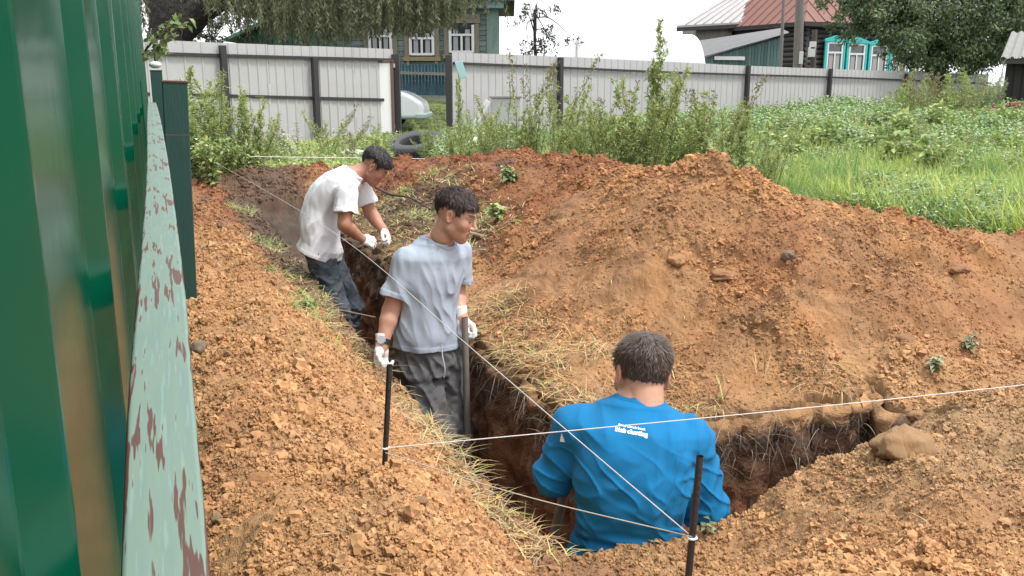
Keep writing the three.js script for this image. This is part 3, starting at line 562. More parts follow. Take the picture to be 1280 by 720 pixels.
  const shirtD = (x, y, z, hole) => {
    let d = smin(spS(x, y, z), Math.min(clS[0](x, y, z), clS[1](x, y, z)), 0.05);
    d = smin(d, Math.min(sleeves[0](x, y, z), sleeves[1](x, y, z)), cl.long ? 0.03 : 0.025);
    if (Math.abs(d) < 0.05) d += fold(x, y, z);
    const u = (x - J.pelvis.x) * up.x + (y - J.pelvis.y) * up.y + (z - J.pelvis.z) * up.z;
    d -= 0.002 * sstep(0.028, 0.023, u - hemU); d = Math.max(d, hemU + 0.005 * N3(x * 6, 0, z * 6) - u); if (hole) d = Math.max(d, -neckHole(x, y, z));
    if (!cl.long) for (let i = 0; i < 2; i++) { const a = ups[i], s = armIn[i](x, y, z); if (s < 0.02) d = Math.max(d, -(s - 0.007)); }
    return d;
  };
  const shirtF = (x, y, z) => shirtD(x, y, z, true);
  const sPts = cl.long ? [J.pelvis.clone().addScaledVector(up, hemU), J.c7, J.shL, J.shR, J.elL, J.elR, J.wrL, J.wrR] : [J.pelvis.clone().addScaledVector(up, hemU), J.c7, J.shL, J.shR, J.shL.clone().lerp(J.elL, cl.sleeve), J.shR.clone().lerp(J.elR, cl.sleeve)];
  const [sl, sh2] = boundsOf(sPts, 0.17);
  const shirtG = wrapUV(nets(shirtF, sl, sh2, cl.cell ?? 0.006));
  const shirt = part(root, 'shirt', shirtG, std(C(...cl.color), cl.rough ?? 0.9, { map: rep(cl.map ?? T.smearLight, 1.7), bumpMap: rep(T.weave, 9), bumpScale: cl.bump ?? 0.0012 }));
  const collarF = (x, y, z) => { const q = neckHole(x, y, z); if (Math.abs(q - 0.008) > 0.05) return 0.05; const d = shirtD(x, y, z, false); return smin(-smin(-(Math.abs(q - 0.007) - 0.0075), -(d - 0.0028), 0.004), 9, 0.001) > -d - 0.012 ? -smin(-(Math.abs(q - 0.007) - 0.0075), -(d - 0.0028), 0.004) : -d - 0.012; };
  part(shirt, 'collar', wrapUV(nets(collarF, J.c7.clone().subScalar(0.13), J.c7.clone().addScalar(0.13), 0.0042)), std(C(...cl.color).multiplyScalar(0.92), cl.rough ?? 0.9, { bumpMap: rep(T.weave, 14), bumpScale: 0.0015 }));
  // trousers
  const tr = o.trousers, leg2 = ['L', 'R'].map((k) => uni(0.03, capS(J['hi' + k], J['kn' + k], 0.092, 0.077), capS(J['kn' + k], J['an' + k].clone().lerp(J['kn' + k], 0.1), 0.079, 0.068)));
  const seat = trunkS(J.pelvis, J.mid, J.c7, R, [[-0.14, 0.158, 0.115], [0, 0.165, 0.118], [0.2, 0.148, 0.106]]);
  const trF = (x, y, z) => { let d = smin(leg2[0](x, y, z), leg2[1](x, y, z), 0.012); d = smin(d, seat(x, y, z), 0.05); if (Math.abs(d) < 0.05) d += tr.fold(x, y, z); return d; };
  const [tl, th] = boundsOf([J.pelvis, J.hiL, J.hiR, J.knL, J.knR, J.anL, J.anR], 0.15);
  part(root, 'trousers', wrapUV(nets(trF, tl, th, 0.008)), std(C(...tr.color), 0.92, { map: rep(T.smear, 1.9), bumpMap: rep(T.weave, 9), bumpScale: 0.0015 }));
  for (const k of ['L', 'R']) part(root, 'boot', nets(uni(0.02, capS(J['an' + k].clone().add(V(0, 0.06, 0)), J['an' + k], 0.055, 0.052), capS(J['an' + k].clone().add(V(0, -0.03, 0)), J['to' + k].clone().add(V(0, -0.005, 0)), 0.048, 0.042)), ...boundsOf([J['an' + k].clone().add(V(0, 0.06, 0)), J['an' + k], J['to' + k]], 0.07), 0.008), std(C(0.03, 0.028, 0.025), 0.7));
  root.shirtF = shirtF; root.shirtMesh = shirt; return root;
}
// lays a flat print on a cloth field: rows x cols quad grid marched along dir onto the surface
function printOn(field, o, right, upv, dir, w, h, off = 0.0015, nx = 24, ny = 10) {
  const pos = [], uv = [], idx = [];
  for (let j = 0; j <= ny; j++) for (let i = 0; i <= nx; i++) {
    const p = o.clone().addScaledVector(right, (i / nx - 0.5) * w).addScaledVector(upv, (j / ny - 0.5) * h).addScaledVector(dir, -0.15);
    let t = 0; for (let k = 0; k < 80; k++) { const d = field(p.x, p.y, p.z); if (d < 0.0004 || t > 0.4) break; p.addScaledVector(dir, d * 0.6); t += d * 0.6; }
    p.addScaledVector(dir, -off); pos.push(p.x, p.y, p.z); uv.push(i / nx, j / ny);
    if (i && j) { const q = j * (nx + 1) + i; idx.push(q - nx - 2, q - nx - 1, q - 1, q - nx - 1, q, q - 1); }
  }
  return geoFrom(pos, idx, uv);
}
// ------------------------------------------------------------------ the three diggers
const zz = (x, y, Z) => V(x, y, -Z);
const metal = std(C(0.055, 0.05, 0.05), 0.55, { metalness: 0.6 }), shaftMat = std(C(0.34, 0.25, 0.17), 0.75, { map: rep(T.wood, 1, 1), bumpMap: rep(T.fine, 2), bumpScale: 0.002 });
function shovel(top, low, floor, label, wood, name = 'shovel') { // a straight handle from top through low down to the floor
  const d = low.clone().sub(top).normalize(), L = (top.y - floor) / -d.y, end = top.clone().addScaledVector(d, L - 0.24), tip = top.clone().addScaledVector(d, L);
  const o = thing(name, label, 'shovel', V(tip.x, floor, tip.z));
  part(o, 'handle', limb([top, top.clone().lerp(end, 0.5), end], [0.0155, 0.0165, 0.018], 12, 10, 0.05), wood);
  const side = d.clone().cross(V(0.3, 0, 1)).normalize(), nrm = side.clone().cross(d).normalize(), pos = [], idx = [];
  for (let i = 0; i <= 12; i++) for (let j = 0; j <= 10; j++) { const v = i / 12, u = j / 5 - 1, hw = v < 0.6 ? 0.105 : 0.105 * Math.sqrt(Math.max(0.0, 1 - ((v - 0.6) / 0.4) ** 2)) + 0.002, p = end.clone().addScaledVector(d, -0.02 + v * 0.26).addScaledVector(side, u * hw).addScaledVector(nrm, 0.022 * u * u - 0.012); pos.push(p.x, p.y, p.z); if (i && j) { const q = i * 11 + j; idx.push(q - 12, q - 11, q - 1, q - 11, q, q - 1); } }
  part(o, 'blade', geoFrom(pos, idx), metal);
  part(o, 'socket', rod(end.clone().addScaledVector(d, -0.1), end.clone().addScaledVector(d, 0.03), 0.02, 0.026, 10), metal);
  return o;
}
const ridgeN = (a) => 1 - 2 * Math.abs(a);
{ // man in the blue shirt, nearest, seen from behind
  const fl = -0.85, J = { pelvis: zz(0.335, -0.09, 2.41), mid: zz(0.345, 0.135, 2.375), c7: zz(0.371, 0.368, 2.50), head: zz(0.390, 0.447, 2.545),
    shL: zz(0.196, 0.290, 2.50), elL: zz(0.128, 0.140, 2.50), wrL: zz(0.235, 0.215, 2.72), haL: zz(0.265, 0.235, 2.79),
    shR: zz(0.520, 0.268, 2.46), elR: zz(0.572, 0.072, 2.42), wrR: zz(0.43, 0.28, 2.72), haR: zz(0.38, 0.31, 2.80),
    hiL: zz(0.245, -0.13, 2.43), knL: zz(0.215, -0.46, 2.56), anL: zz(0.2, -0.78, 2.47), toL: zz(0.17, fl + 0.035, 2.62),
    hiR: zz(0.425, -0.13, 2.42), knR: zz(0.46, -0.46, 2.55), anR: zz(0.46, -0.78, 2.45), toR: zz(0.48, fl + 0.035, 2.6) };
  const p = makePerson({
    label: 'person in a bright blue long sleeved shirt seen from behind, nearest in the trench', foot: zz(0.33, fl, 2.45), joints: J, right: V(0.985, -0.05, 0.12), seed: 3,
    headF: V(-0.22, -0.36, -0.9), headU: V(0.06, 0.93, -0.34), face: { mouth: 0.001 }, neckR: 0.062, arm: [0.066, 0.054, 0.036],
    hair: { th: 0.012, color: [0.075, 0.049, 0.035], strands: 5200, len: 0.024, lift: 0.22, nape: -0.112, front: 0.055 },
    st: [[-0.12, 0.13, 0.09], [0, 0.145, 0.115], [0.3, 0.135, 0.103], [0.6, 0.16, 0.11], [0.85, 0.17, 0.11], [1.0, 0.08, 0.075], [1.06, 0.05, 0.05]],
    shirt: { pad: 0.007, long: true, cell: 0.0055, neckR: 0.064, neckDrop: 0.0, hem: -0.42, map: T.dirt, color: [0.0006, 0.165, 0.385], rough: 0.95, bump: 0.0006,
      st: [[-0.5, 0.176, 0.145], [0, 0.168, 0.134], [0.3, 0.150, 0.114], [0.6, 0.172, 0.122], [0.85, 0.185, 0.122], [1.0, 0.10, 0.088], [1.06, 0.06, 0.06]],
      fold: (x, y, z) => { const low = sstep(0.12, -0.1, y), w = N3(x * 3, y * 3, z * 3); return -0.008 * low * Math.sin(y * 190 + 18 * (x - 0.33) * (x - 0.33) * 10 + 3 * w) - 0.006 * sstep(0.36, 0.48, x) * ridgeN(N3(x * 18 - y * 5, y * 4, 2)) * sstep(-0.1, 0.1, y) - 0.004 * ridgeN(N3(x * 5 + y * 7, y * 6 - x * 5, z * 3)) - 0.003 * N3(x * 9, y * 12, z * 9) - 0.006 * Math.pow(1 - Math.abs(N3(x * 7 + y * 9, y * 4 - x * 3, 5)), 6) * sstep(0.36, 0.2, y); } },
    trousers: { color: [0.05, 0.055, 0.065], fold: (x, y, z) => -0.006 * N3(x * 8, y * 12, z * 8) },
  });
  // print on the upper back, two lines
  const cv = document.createElement('canvas'); cv.width = 512; cv.height = 160; const g = cv.getContext('2d');
  g.clearRect(0, 0, 512, 160); g.fillStyle = '#ffffff'; g.strokeStyle = '#ffffff'; g.textAlign = 'center';
  g.font = 'bold 50px sans-serif'; g.fillText('Bend Dinub book', 256, 56, 490); g.font = 'bold 82px sans-serif'; g.lineWidth = 5; g.fillText('Dinb charting', 256, 140, 496); g.strokeText('Dinb charting', 256, 140, 496);
  const tx = new THREE.CanvasTexture(cv); tx.colorSpace = THREE.SRGBColorSpace;
  const pm = std(0xffffff, 0.8, { map: tx, transparent: true, alphaTest: 0.5 });
  const R = V(0.985, -0.175, 0.1).normalize(), D = V(0.02, -0.42, -0.9).normalize(), U = R.clone().cross(D).negate().cross(R).cross(R).negate();
  const up = D.clone().cross(R).normalize().multiplyScalar(D.clone().cross(R).y > 0 ? 1 : -1);
  part(p.shirtMesh, 'print', printOn(p.shirtF, at(788, 538, 2.38), R, up, D, 0.094, 0.032), pm);
  const tri = (px, py, Z, w, h, D2) => { const q = at(px, py, Z), r2 = V(1, 0, 0).addScaledVector(D2, -D2.x).normalize(), u2 = r2.clone().cross(D2).negate(); if (u2.y < 0) u2.negate(); const gg = printOn(p.shirtF, q, r2, u2, D2, w, h, 0.0015, 8, 8); const ix = [], pp = gg.attributes.uv; for (let i = 0; i < gg.index.count; i += 3) { let ok = true; for (let k = 0; k < 3; k++) { const v = gg.index.getX(i + k); if (Math.abs(pp.getX(v) - 0.5) * 2 > 1.02 - pp.getY(v)) ok = false; } if (ok) ix.push(gg.index.getX(i), gg.index.getX(i + 1), gg.index.getX(i + 2)); } gg.setIndex(ix); part(p.shirtMesh, 'sleeve_mark', gg, std(C(0.75, 0.78, 0.8), 0.8)); };
  tri(687, 547, 2.40, 0.022, 0.03, V(0.75, -0.2, -0.62).normalize()); tri(889, 596, 2.33, 0.026, 0.026, V(-0.7, -0.2, -0.68).normalize());
  gloveMesh(p, J.wrL, J.haL.clone().sub(J.wrL), V(0.5, -0.2, -0.5), 1, [0.9, 1.1, 1.0, 0.8]);
  gloveMesh(p, J.wrR, J.haR.clone().sub(J.wrR), V(-0.6, -0.2, -0.3), -1, [0.9, 1.1, 1.0, 0.8]);
  const a = at(710, 598, 2.66), b = at(690, 678, 2.6), top = a.clone().addScaledVector(a.clone().sub(b), 1.0);
  shovel(top, b, fl, 'wooden shovel handle leaning beside the person in the blue shirt', shaftMat);
}
{ // man in the grey blue T-shirt, standing half turned to the right
  const fl = -0.84, J = { pelvis: zz(-0.405, 0.03, 4.13), mid: zz(-0.412, 0.27, 4.12), c7: zz(-0.365, 0.572, 4.13), head: zz(-0.262, 0.712, 4.09),
    shR: zz(-0.492, 0.505, 4.05), elR: zz(-0.566, 0.27, 4.02), wrR: zz(-0.602, 0.125, 3.95), haR: zz(-0.607, 0.085, 3.93),
    shL: zz(-0.255, 0.512, 4.24), elL: zz(-0.272, 0.30, 4.26), wrL: zz(-0.245, 0.205, 4.16), haL: zz(-0.232, 0.165, 4.13),
    hiR: zz(-0.455, -0.04, 4.09), knR: zz(-0.352, -0.36, 4.03), anR: zz(-0.34, -0.76, 4.1), toR: zz(-0.24, fl + 0.035, 4.0),
    hiL: zz(-0.345, -0.04, 4.17), knL: zz(-0.28, -0.38, 4.14), anL: zz(-0.3, -0.76, 4.22), toL: zz(-0.2, fl + 0.035, 4.16) };
  const p = makePerson({
    label: 'person in a pale blue grey T-shirt standing mid trench, head turned right, wearing a watch', foot: zz(-0.33, fl, 4.1), joints: J, right: V(-0.80, -0.03, 0.58), seed: 5,
    headF: V(0.94, -0.36, 0.17), headU: V(0.34, 0.93, 0.05), face: { mouth: 0.006 }, neckR: 0.054,
    hair: { th: 0.011, side: 0.2, color: [0.040, 0.022, 0.019], strands: 4200, len: 0.026, lift: 0.22, nape: -0.05, front: 0.052 }, arm: [0.047, 0.041, 0.029],
    shirt: { pad: 0.010, sleeve: 0.72, flare: 0.018, cell: 0.0058, neckR: 0.066, neckDrop: 0.012, hem: 0.075, color: [0.36, 0.41, 0.49], rough: 0.95,
      st: [[-0.1, 0.178, 0.138], [0.15, 0.170, 0.132], [0.45, 0.160, 0.120], [0.7, 0.172, 0.124], [0.87, 0.172, 0.112], [1.0, 0.10, 0.09], [1.05, 0.07, 0.07]],
      fold: (x, y, z) => { const q = N3(x * 9 + y * 4, y * 1.6, z * 9 + y * 3); return -0.0065 * ridgeN(q) * sstep(0.56, 0.38, y) - 0.002 * N3(x * 22, y * 7, z * 22) - 0.006 * Math.max(0, Math.sin((y - 0.35) * 75 + x * 55)) * sstep(0.1, 0.0, Math.hypot(x + 0.49, y - 0.37, z + 4.03)) ; } },
    trousers: { color: [0.125, 0.125, 0.13], fold: (x, y, z) => -0.012 * ridgeN(N3(x * 9 + y * 4, y * 4, z * 9)) - 0.004 * N3(x * 20, y * 20, z * 20) },
  });
  const w = J.wrR.clone().lerp(J.elR, 0.10), wd = J.elR.clone().sub(J.wrR).normalize();
  const strap = rod(w.clone().addScaledVector(wd, -0.012), w.clone().addScaledVector(wd, 0.012), 0.0365, 0.0375, 18);
  const wt = part(p, 'watch', strap, std(C(0.02, 0.02, 0.022), 0.5));
  const out = V(-0.15, 0.1, 1).addScaledVector(wd, -V(-0.15, 0.1, 1).dot(wd)).normalize(), dc = w.clone().addScaledVector(out, 0.037);
  part(wt, 'watch_face', rod(dc, dc.clone().addScaledVector(out, 0.008), 0.021, 0.019, 20), std(C(0.6, 0.62, 0.65), 0.3, { metalness: 0.5 }));
  gloveMesh(p, J.wrR, V(-0.03, -1, 0.35), V(0.75, 0.2, 0.5), 1, [0.75, 0.95, 0.8, 0.6]);
  const a = at(581, 412, 4.1), b = at(586, 582, 4.05), top = a.clone().addScaledVector(a.clone().sub(b).normalize(), 0.06);
  shovel(top, b, fl, 'straight shovel handle held by the person in the pale blue grey T-shirt', std(C(0.17, 0.15, 0.13), 0.7, { bumpMap: T.fine, bumpScale: 0.002 }), 'shovel');
  gloveMesh(p, J.wrL, V(0.12, -1, 0.2), V(0.6, -0.1, 0.45), -1, [0.8, 1.0, 0.9, 0.7]);
  // drawstring of the trousers
  part(p, 'drawstring', limb([at(552, 431, 3.96), at(553, 445, 3.955), at(556, 462, 3.955), at(555, 472, 3.96)], [0.0035, 0.0035], 6), std(C(0.5, 0.5, 0.52), 0.9));
}
{ // man in the white T-shirt, bending forward at the far end
  const fl = -0.78, J = { pelvis: zz(-1.285, 0.245, 5.92), mid: zz(-1.275, 0.48, 5.93), c7: zz(-1.075, 0.725, 5.93), head: zz(-0.920, 0.768, 5.97),
    shR: zz(-1.075, 0.605, 5.76), elR: zz(-1.088, 0.415, 5.70), wrR: zz(-1.000, 0.300, 5.82), haR: zz(-0.97, 0.28, 5.85),
    shL: zz(-1.045, 0.625, 6.09), elL: zz(-0.98, 0.43, 6.12), wrL: zz(-0.88, 0.32, 6.02), haL: zz(-0.85, 0.29, 5.98),
    hiR: zz(-1.285, 0.17, 5.84), knR: zz(-1.175, -0.2, 5.80), anR: zz(-1.15, -0.69, 5.85), toR: zz(-1.03, fl + 0.035, 5.83),
    hiL: zz(-1.275, 0.17, 6.0), knL: zz(-1.13, -0.21, 6.02), anL: zz(-1.2, -0.69, 6.1), toL: zz(-1.08, fl + 0.035, 6.1) };
  const p = makePerson({
    label: 'person in white T-shirt and dark jeans bending over, farthest along the trench', foot: zz(-1.15, fl, 5.92), joints: J, right: V(-0.16, 0.05, 1), seed: 9,
    headF: V(0.72, -0.66, -0.10), headU: V(0.66, 0.74, 0.05), face: { mouth: 0.001 }, neckR: 0.056, arm: [0.055, 0.044, 0.031],
    hair: { th: 0.015, color: [0.018, 0.014, 0.013], strands: 1800, len: 0.028, lift: 0.15, nape: -0.04, front: 0.05 }, skin: [0.40, 0.19, 0.125],
    shirt: { pad: 0.010, sleeve: 0.62, flare: 0.018, cell: 0.0065, neckR: 0.066, neckDrop: 0.01, hem: -0.13, map: T.fade, color: [0.72, 0.72, 0.76], rough: 0.95,
      st: [[-0.18, 0.196, 0.146], [0.15, 0.182, 0.137], [0.45, 0.172, 0.124], [0.7, 0.178, 0.124], [0.87, 0.172, 0.112], [1.0, 0.10, 0.09], [1.05, 0.07, 0.07]],
      fold: (x, y, z) => -0.007 * ridgeN(N3(x * 7 - y * 4, y * 2, z * 9)) - 0.002 * N3(x * 20, y * 8, z * 20) },
    trousers: { color: [0.065, 0.08, 0.1], fold: (x, y, z) => -0.010 * ridgeN(N3(x * 8, y * 6, z * 8)) - 0.004 * N3(x * 20, y * 26, z * 20) },
  });
  gloveMesh(p, J.wrR, V(0.8, -0.35, -0.4), V(-0.25, -0.5, -0.7), 1, [0.75, 1.0, 0.8, 0.6]);
  gloveMesh(p, J.wrL, J.haL.clone().sub(J.wrL), V(0, -0.6, 0.7), -1, [0.75, 1.0, 0.8, 0.6]);
}
// ------------------------------------------------------------------ stakes and strings
const rebar = (top, low, deep, label) => { const d = low.clone().sub(top).normalize(), end = low.clone().addScaledVector(d, deep), o = thing('steel_stake', label, 'stake', end); part(o, 'rod', limb([top, top.clone().lerp(end, 0.5), end], [0.0068, 0.0068], 10, 20), std(C(0.05, 0.047, 0.05), 0.5, { metalness: 0.5, bumpMap: rep(T.fine, 4), bumpScale: 0.002 })); return o; };
const sL = [at(487, 456, 2.0), at(480, 599, 2.0)], sR = [at(875, 570, 1.55), at(861, 716, 1.55)];
part(rebar(sL[0], sL[1], 0.12, 'dark steel stake standing in the left heap beside the trench'), 'knot', new THREE.TorusGeometry(0.0085, 0.0025, 6, 14).rotateX(1.5).translate(at(482.3, 560, 2).x, at(482.3, 560, 2).y, -2), std(C(0.75, 0.72, 0.7), 0.9));
part(rebar(sR[0], sR[1], 0.3, 'dark steel stake right in front of the person in blue'), 'knot', new THREE.TorusGeometry(0.0085, 0.0025, 6, 14).rotateX(1.5).translate(at(865, 672, 1.55).x, at(865, 672, 1.55).y, -1.55), std(C(0.75, 0.72, 0.7), 0.9));
const sF = [at(260, 190, 10), at(261, 226, 10)]; rebar(sF[0], sF[1], 0.2, 'thin stake in the weeds far left by the green post');
const cord = (pts, r, label, col = [0.58, 0.55, 0.52]) => solo('builders_string', label, 'string', limb(pts, [r, r], 6, 60), std(C(...col), 0.9));
const tL = at(482.5, 560, 1.992), tR = at(866, 672, 1.543);
const mid = (a, b, sag) => { const m = a.clone().lerp(b, 0.5); m.y -= sag; return m; };
const seg = (a, b, sag = 0.004) => [a, mid(a, b, sag), b];
cord(seg(tL, at(1420, 466, 2.57), 0.006), 0.0014, 'white string stretched across the back of the person in blue');
cord(seg(at(482, 566, 1.992), at(865, 671, 1.543), 0.012), 0.0013, 'string running low between the two near steel stakes', [0.5, 0.45, 0.38]);
{ const far = at(261, 198, 9.99), m1 = at(432, 301, 4.62), m2 = at(590, 436, 2.72); cord([tR, at(726, 553, 2.0), m2, m1, far], 0.0013, 'long string along the trench passing before the two men', [0.58, 0.57, 0.56]); }
cord(seg(at(261, 195, 9.99), at(560, 199, 10.9), 0.0), 0.0035, 'far white string crossing behind the bending person', [0.75, 0.74, 0.72]);
solo('wooden_peg', 'short peg holding the far string beside the tyre', 'stake', rod(at(560, 199, 10.9), at(560, 225, 10.9), 0.012, 0.012, 8), shaftMat);
// ------------------------------------------------------------------ green profiled fence at the left
{
  const green = new THREE.MeshPhysicalMaterial({ color: C(0.001, 0.07, 0.037), roughness: 0.2, specularIntensity: 0.3, bumpMap: rep(T.fine, 2), bumpScale: 0.00025 });
  const o = thing('green_metal_fence', 'tall glossy dark green profiled metal fence along the left edge', 'fence', W(4.5, -0.03, 0));
  const ribs = [-0.1, 0.433, 0.894, 1.5, 2.15]; for (let s = 2.8; s < 9.4; s += 0.62) ribs.push(s);
  const T0 = -0.066, T1 = -0.050, y0 = 0.02, y1 = 2.25;
  let k = 0;
  for (let sheet = 0; k < ribs.length; sheet++) { // every fourth rib starts a new sheet
    const pos = [], uv = [], idx = [], prof = [], list = ribs.slice(k, k + 4); k += 4;
    const end = k < ribs.length ? ribs[k] - 0.06 : 9.42, start = list[0] - 0.06;
    prof.push([start, T0]);
    for (const s of list) prof.push([s - 0.056, T0], [s - 0.052, T0 + 0.0006], [s - 0.012, T1 - 0.0014], [s - 0.008, T1 - 0.0002], [s - 0.004, T1], [s, T1 - 0.0012], [s + 0.014, T0 + 0.001], [s + 0.017, T0]);
    prof.push([end - 0.002, T0]);
    const ny = 18;
    prof.forEach(([s, t], i) => { for (let j = 0; j <= ny; j++) { const y = mix(y0, y1, j / ny), p = W(s, t + 0.0016 * N2(s * 1.2, y * 1.6) * (t === T0 ? 1 : 0.4), y); pos.push(p.x, p.y, p.z); uv.push(s, y); if (i && j) { const q = i * (ny + 1) + j; idx.push(q - ny - 2, q - ny - 1, q - 1, q - ny - 1, q, q - 1); } } });
    part(o, 'sheet_panel', geoFrom(pos, idx, uv).toNonIndexed().deleteAttribute('normal') && (() => { const g = geoFrom(pos, idx, uv).toNonIndexed(); g.computeVertexNormals(); return g; })(), green);
  }
  // square tube rail, pale green paint scratched to red primer
  const rust = tex(512, (u, v) => {
    const a = fbm4((u + v * 0.0) % 1, v, 3.2, 4, 51), b = fbm4((u * 2) % 1, v, 7, 3, 53), edge = Math.max(sstep(0.13, 0.02, u % 0.25 * 0 + u), sstep(0.90, 0.99, u));
    const m = sstep(0.14, 0.22, a * 0.85 + 0.45 * b + 0.4 * edge), st = sstep(0.1, 0.3, b);
    const base = [0.415 + 0.05 * a, 0.50 + 0.04 * a, 0.46 + 0.04 * b], red = [0.31 + 0.08 * b, 0.17 + 0.05 * a, 0.15];
    return lerp3(lerp3(base, [0.5, 0.6, 0.54], st * 0.4), red, m * 0.92);
  }, true);
  const L = [[150, 720], [160, 507], [172, 373], [183, 240], [184, 201], [184, 151], [186, 128]], R = [[267, 720], [245, 507], [232, 373], [215, 240], [210, 201], [201, 151], [194, 128]], Zs = [0.38, 0.53, 0.74, 1.36, 1.75, 2.7, 4.55];
  const n = W(0, 1, 0), pos = [], uv = [], idx = [], cs = L.map((l, i) => at((l[0] + R[i][0]) / 2, l[1], Zs[i]));
  cs.unshift(cs[0].clone().addScaledVector(cs[0].clone().sub(cs[1]).normalize(), 0.35));
  const cv = new THREE.CatmullRomCurve3(cs), m = 90; let len = 0, prev = null;
  const ring = [[-0.0205, -0.034], [-0.0205, -0.003], [-0.0197, -0.0009], [-0.0175, 0], [0.0165, 0], [0.0187, -0.0009], [0.0195, -0.003], [0.0195, -0.034]];
  for (let i = 0; i <= m; i++) { const p = cv.getPoint(i / m); if (prev) len += p.distanceTo(prev); prev = p; ring.forEach(([a, b], j) => { pos.push(p.x + n.x * a, p.y + b, p.z + n.z * a); uv.push([-0.12, 0.02, 0.05, 0.1, 0.88, 0.93, 0.97, 1.15][j], len * 2.1 + 0.1); if (i && j) { const q = i * 8 + j; idx.push(q - 9, q - 8, q - 1, q - 8, q, q - 1); } }); }
  const railMat = std(0xffffff, 0.55, { map: rust, bumpMap: rust, bumpScale: -0.0008 });
  part(o, 'rail', geoFrom(pos, idx, uv), railMat);
  // posts
  const post = (px, yTop, Z, w, lean, capCol, nm) => { const b = at(px, 430, Z), top = at(px, yTop, Z), h = top.y - 0.05, g = box(w, h, w, 0, h / 2, 0, 0.006); g.rotateY(YAW); g.rotateZ(lean); g.translate(top.x, 0.05, top.z);
    const gp = part(o, 'post', g, std(C(0.018, 0.072, 0.06), 0.5, { map: rep(T.dirt, 1.5), bumpMap: T.fine, bumpScale: 0.001 }));
    const c = box(w * 1.06, 0.012, w * 1.06, 0, h + 0.004, 0, 0.004); c.rotateY(YAW); c.rotateZ(lean); c.translate(top.x, 0.05, top.z); part(gp, 'post_cap', c, std(C(...capCol), 0.8));
    if (nm) { const s = box(w * 1.01, 0.006, w * 1.01, 0, h * 0.86 - 0.08, 0, 0.002); s.rotateY(YAW); s.rotateZ(lean); s.translate(top.x, 0.05, top.z); part(gp, 'rust_seam', s, std(C(0.14, 0.055, 0.045), 0.8)); } };
  post(207, 103, 4.55, 0.118, -0.035, [0.10, 0.05, 0.04], true); post(195, 89, 8.2, 0.10, 0, [0.05, 0.07, 0.06]);
  const knob = new THREE.SphereGeometry(0.042, 14, 10); knob.scale(1.3, 0.75, 1); { const q = at(194, 81, 8.2); knob.translate(q.x, q.y, q.z); part(o, 'white_cap', knob, std(C(0.75, 0.75, 0.75), 0.5)); }
  part(o, 'pipe', rod(at(195, 83, 8.6), at(195, 52, 8.6), 0.02, 0.02, 8), std(C(0.03, 0.05, 0.1), 0.5));
}
// ------------------------------------------------------------------ grey profiled fence across the back of the yard
const greySheet = std(C(0.43, 0.42, 0.425), 0.42, { map: rep(T.fade, 0.6), bumpMap: rep(T.fine, 1), bumpScale: 0.0008 }), darkSteel = std(C(0.028, 0.025, 0.027), 0.6);
function greyFence(name, label, posts, railPx, lower) { // posts: [px, sheet top py, Z, post top py or 0]
  const o = thing(name, label, 'fence', (() => { const q = at(posts[0][0], 106, posts[0][2]); q.y = groundY(q.x, q.z); return q; })());
  const nrm = V(0.636, 0, 0.77);
  for (let i = 0; i + 1 < posts.length; i++) {
    const a = at(posts[i][0], posts[i][1], posts[i][2]), b = at(posts[i + 1][0], posts[i + 1][1], posts[i + 1][2]), Lh = Math.hypot(b.x - a.x, b.z - a.z), count = Math.max(1, Math.round(Lh / 1.15));
    for (let c = 0; c < count; c++) {
      const pos = [], uv = [], idx = [], prof = [], w = Lh / count, nr = 5;
      for (let k = 0; k < nr; k++) { const x = k / nr * w, q = w / nr; prof.push([x + 0.002, 0], [x + q - 0.055, 0], [x + q - 0.04, 0.017], [x + q - 0.018, 0.017], [x + q - 0.003, 0]); }
      const tilt = 0.006 * N2(i * 3.1, c * 7.7);
      prof.forEach(([x, d], j) => { const f = (c * w + x) / Lh, px = mix(a.x, b.x, f), pz = mix(a.z, b.z, f), yt = mix(a.y, b.y, f) + tilt, yb = Math.max(groundY(px, pz) - 0.02, yt - 2.02);
        for (let r = 0; r <= 6; r++) { const y = mix(yb, yt, r / 6), w2 = 0.005 * N3(px * 0.9, y * 1.3, pz * 0.9); pos.push(px + nrm.x * (d + w2), y, pz + nrm.z * (d + w2)); uv.push(c * w + x, y); if (j && r) { const q = j * 7 + r; idx.push(q - 8, q - 1, q - 7, q - 7, q - 1, q); } } });
      const g = geoFrom(pos, idx, uv).toNonIndexed(); g.computeVertexNormals(); part(o, 'sheet_panel', g, greySheet);
    }
    const off = nrm.clone().multiplyScalar(0.05);
    const rl = (p0, p1) => part(o, 'rail', beam(at(posts[i][0], p0, posts[i][2]).add(off), at(posts[i + 1][0], p1, posts[i + 1][2]).add(off), 0.045, 0.055, V(0, 1, 0), 0.003), darkSteel);
    rl(posts[i][4], posts[i + 1][4]); if (lower && posts[i][5]) rl(posts[i][5], posts[i + 1][5]);
  }
  for (const q of posts) if (q[3]) { const t = at(q[0], q[3], q[2]).addScaledVector(nrm, 0.1), gy = groundY(t.x, t.z) - 0.1; part(o, 'post', beam(V(t.x, gy, t.z), t, 0.115, 0.1, V(0.77, 0, -0.636)), darkSteel); }
  return o;
}
greyFence('grey_metal_fence', 'pale grey metal sheet fence with dark rails left of the gate gap', [[160, 48, 14.7, 0, 66, 117], [275, 53.5, 15.9, 57, 69.5, 119.5], [389.5, 57.5, 17.1, 72, 72.5, 122.5], [491, 61.5, 18.3, 0, 75, 125]], 0, true);
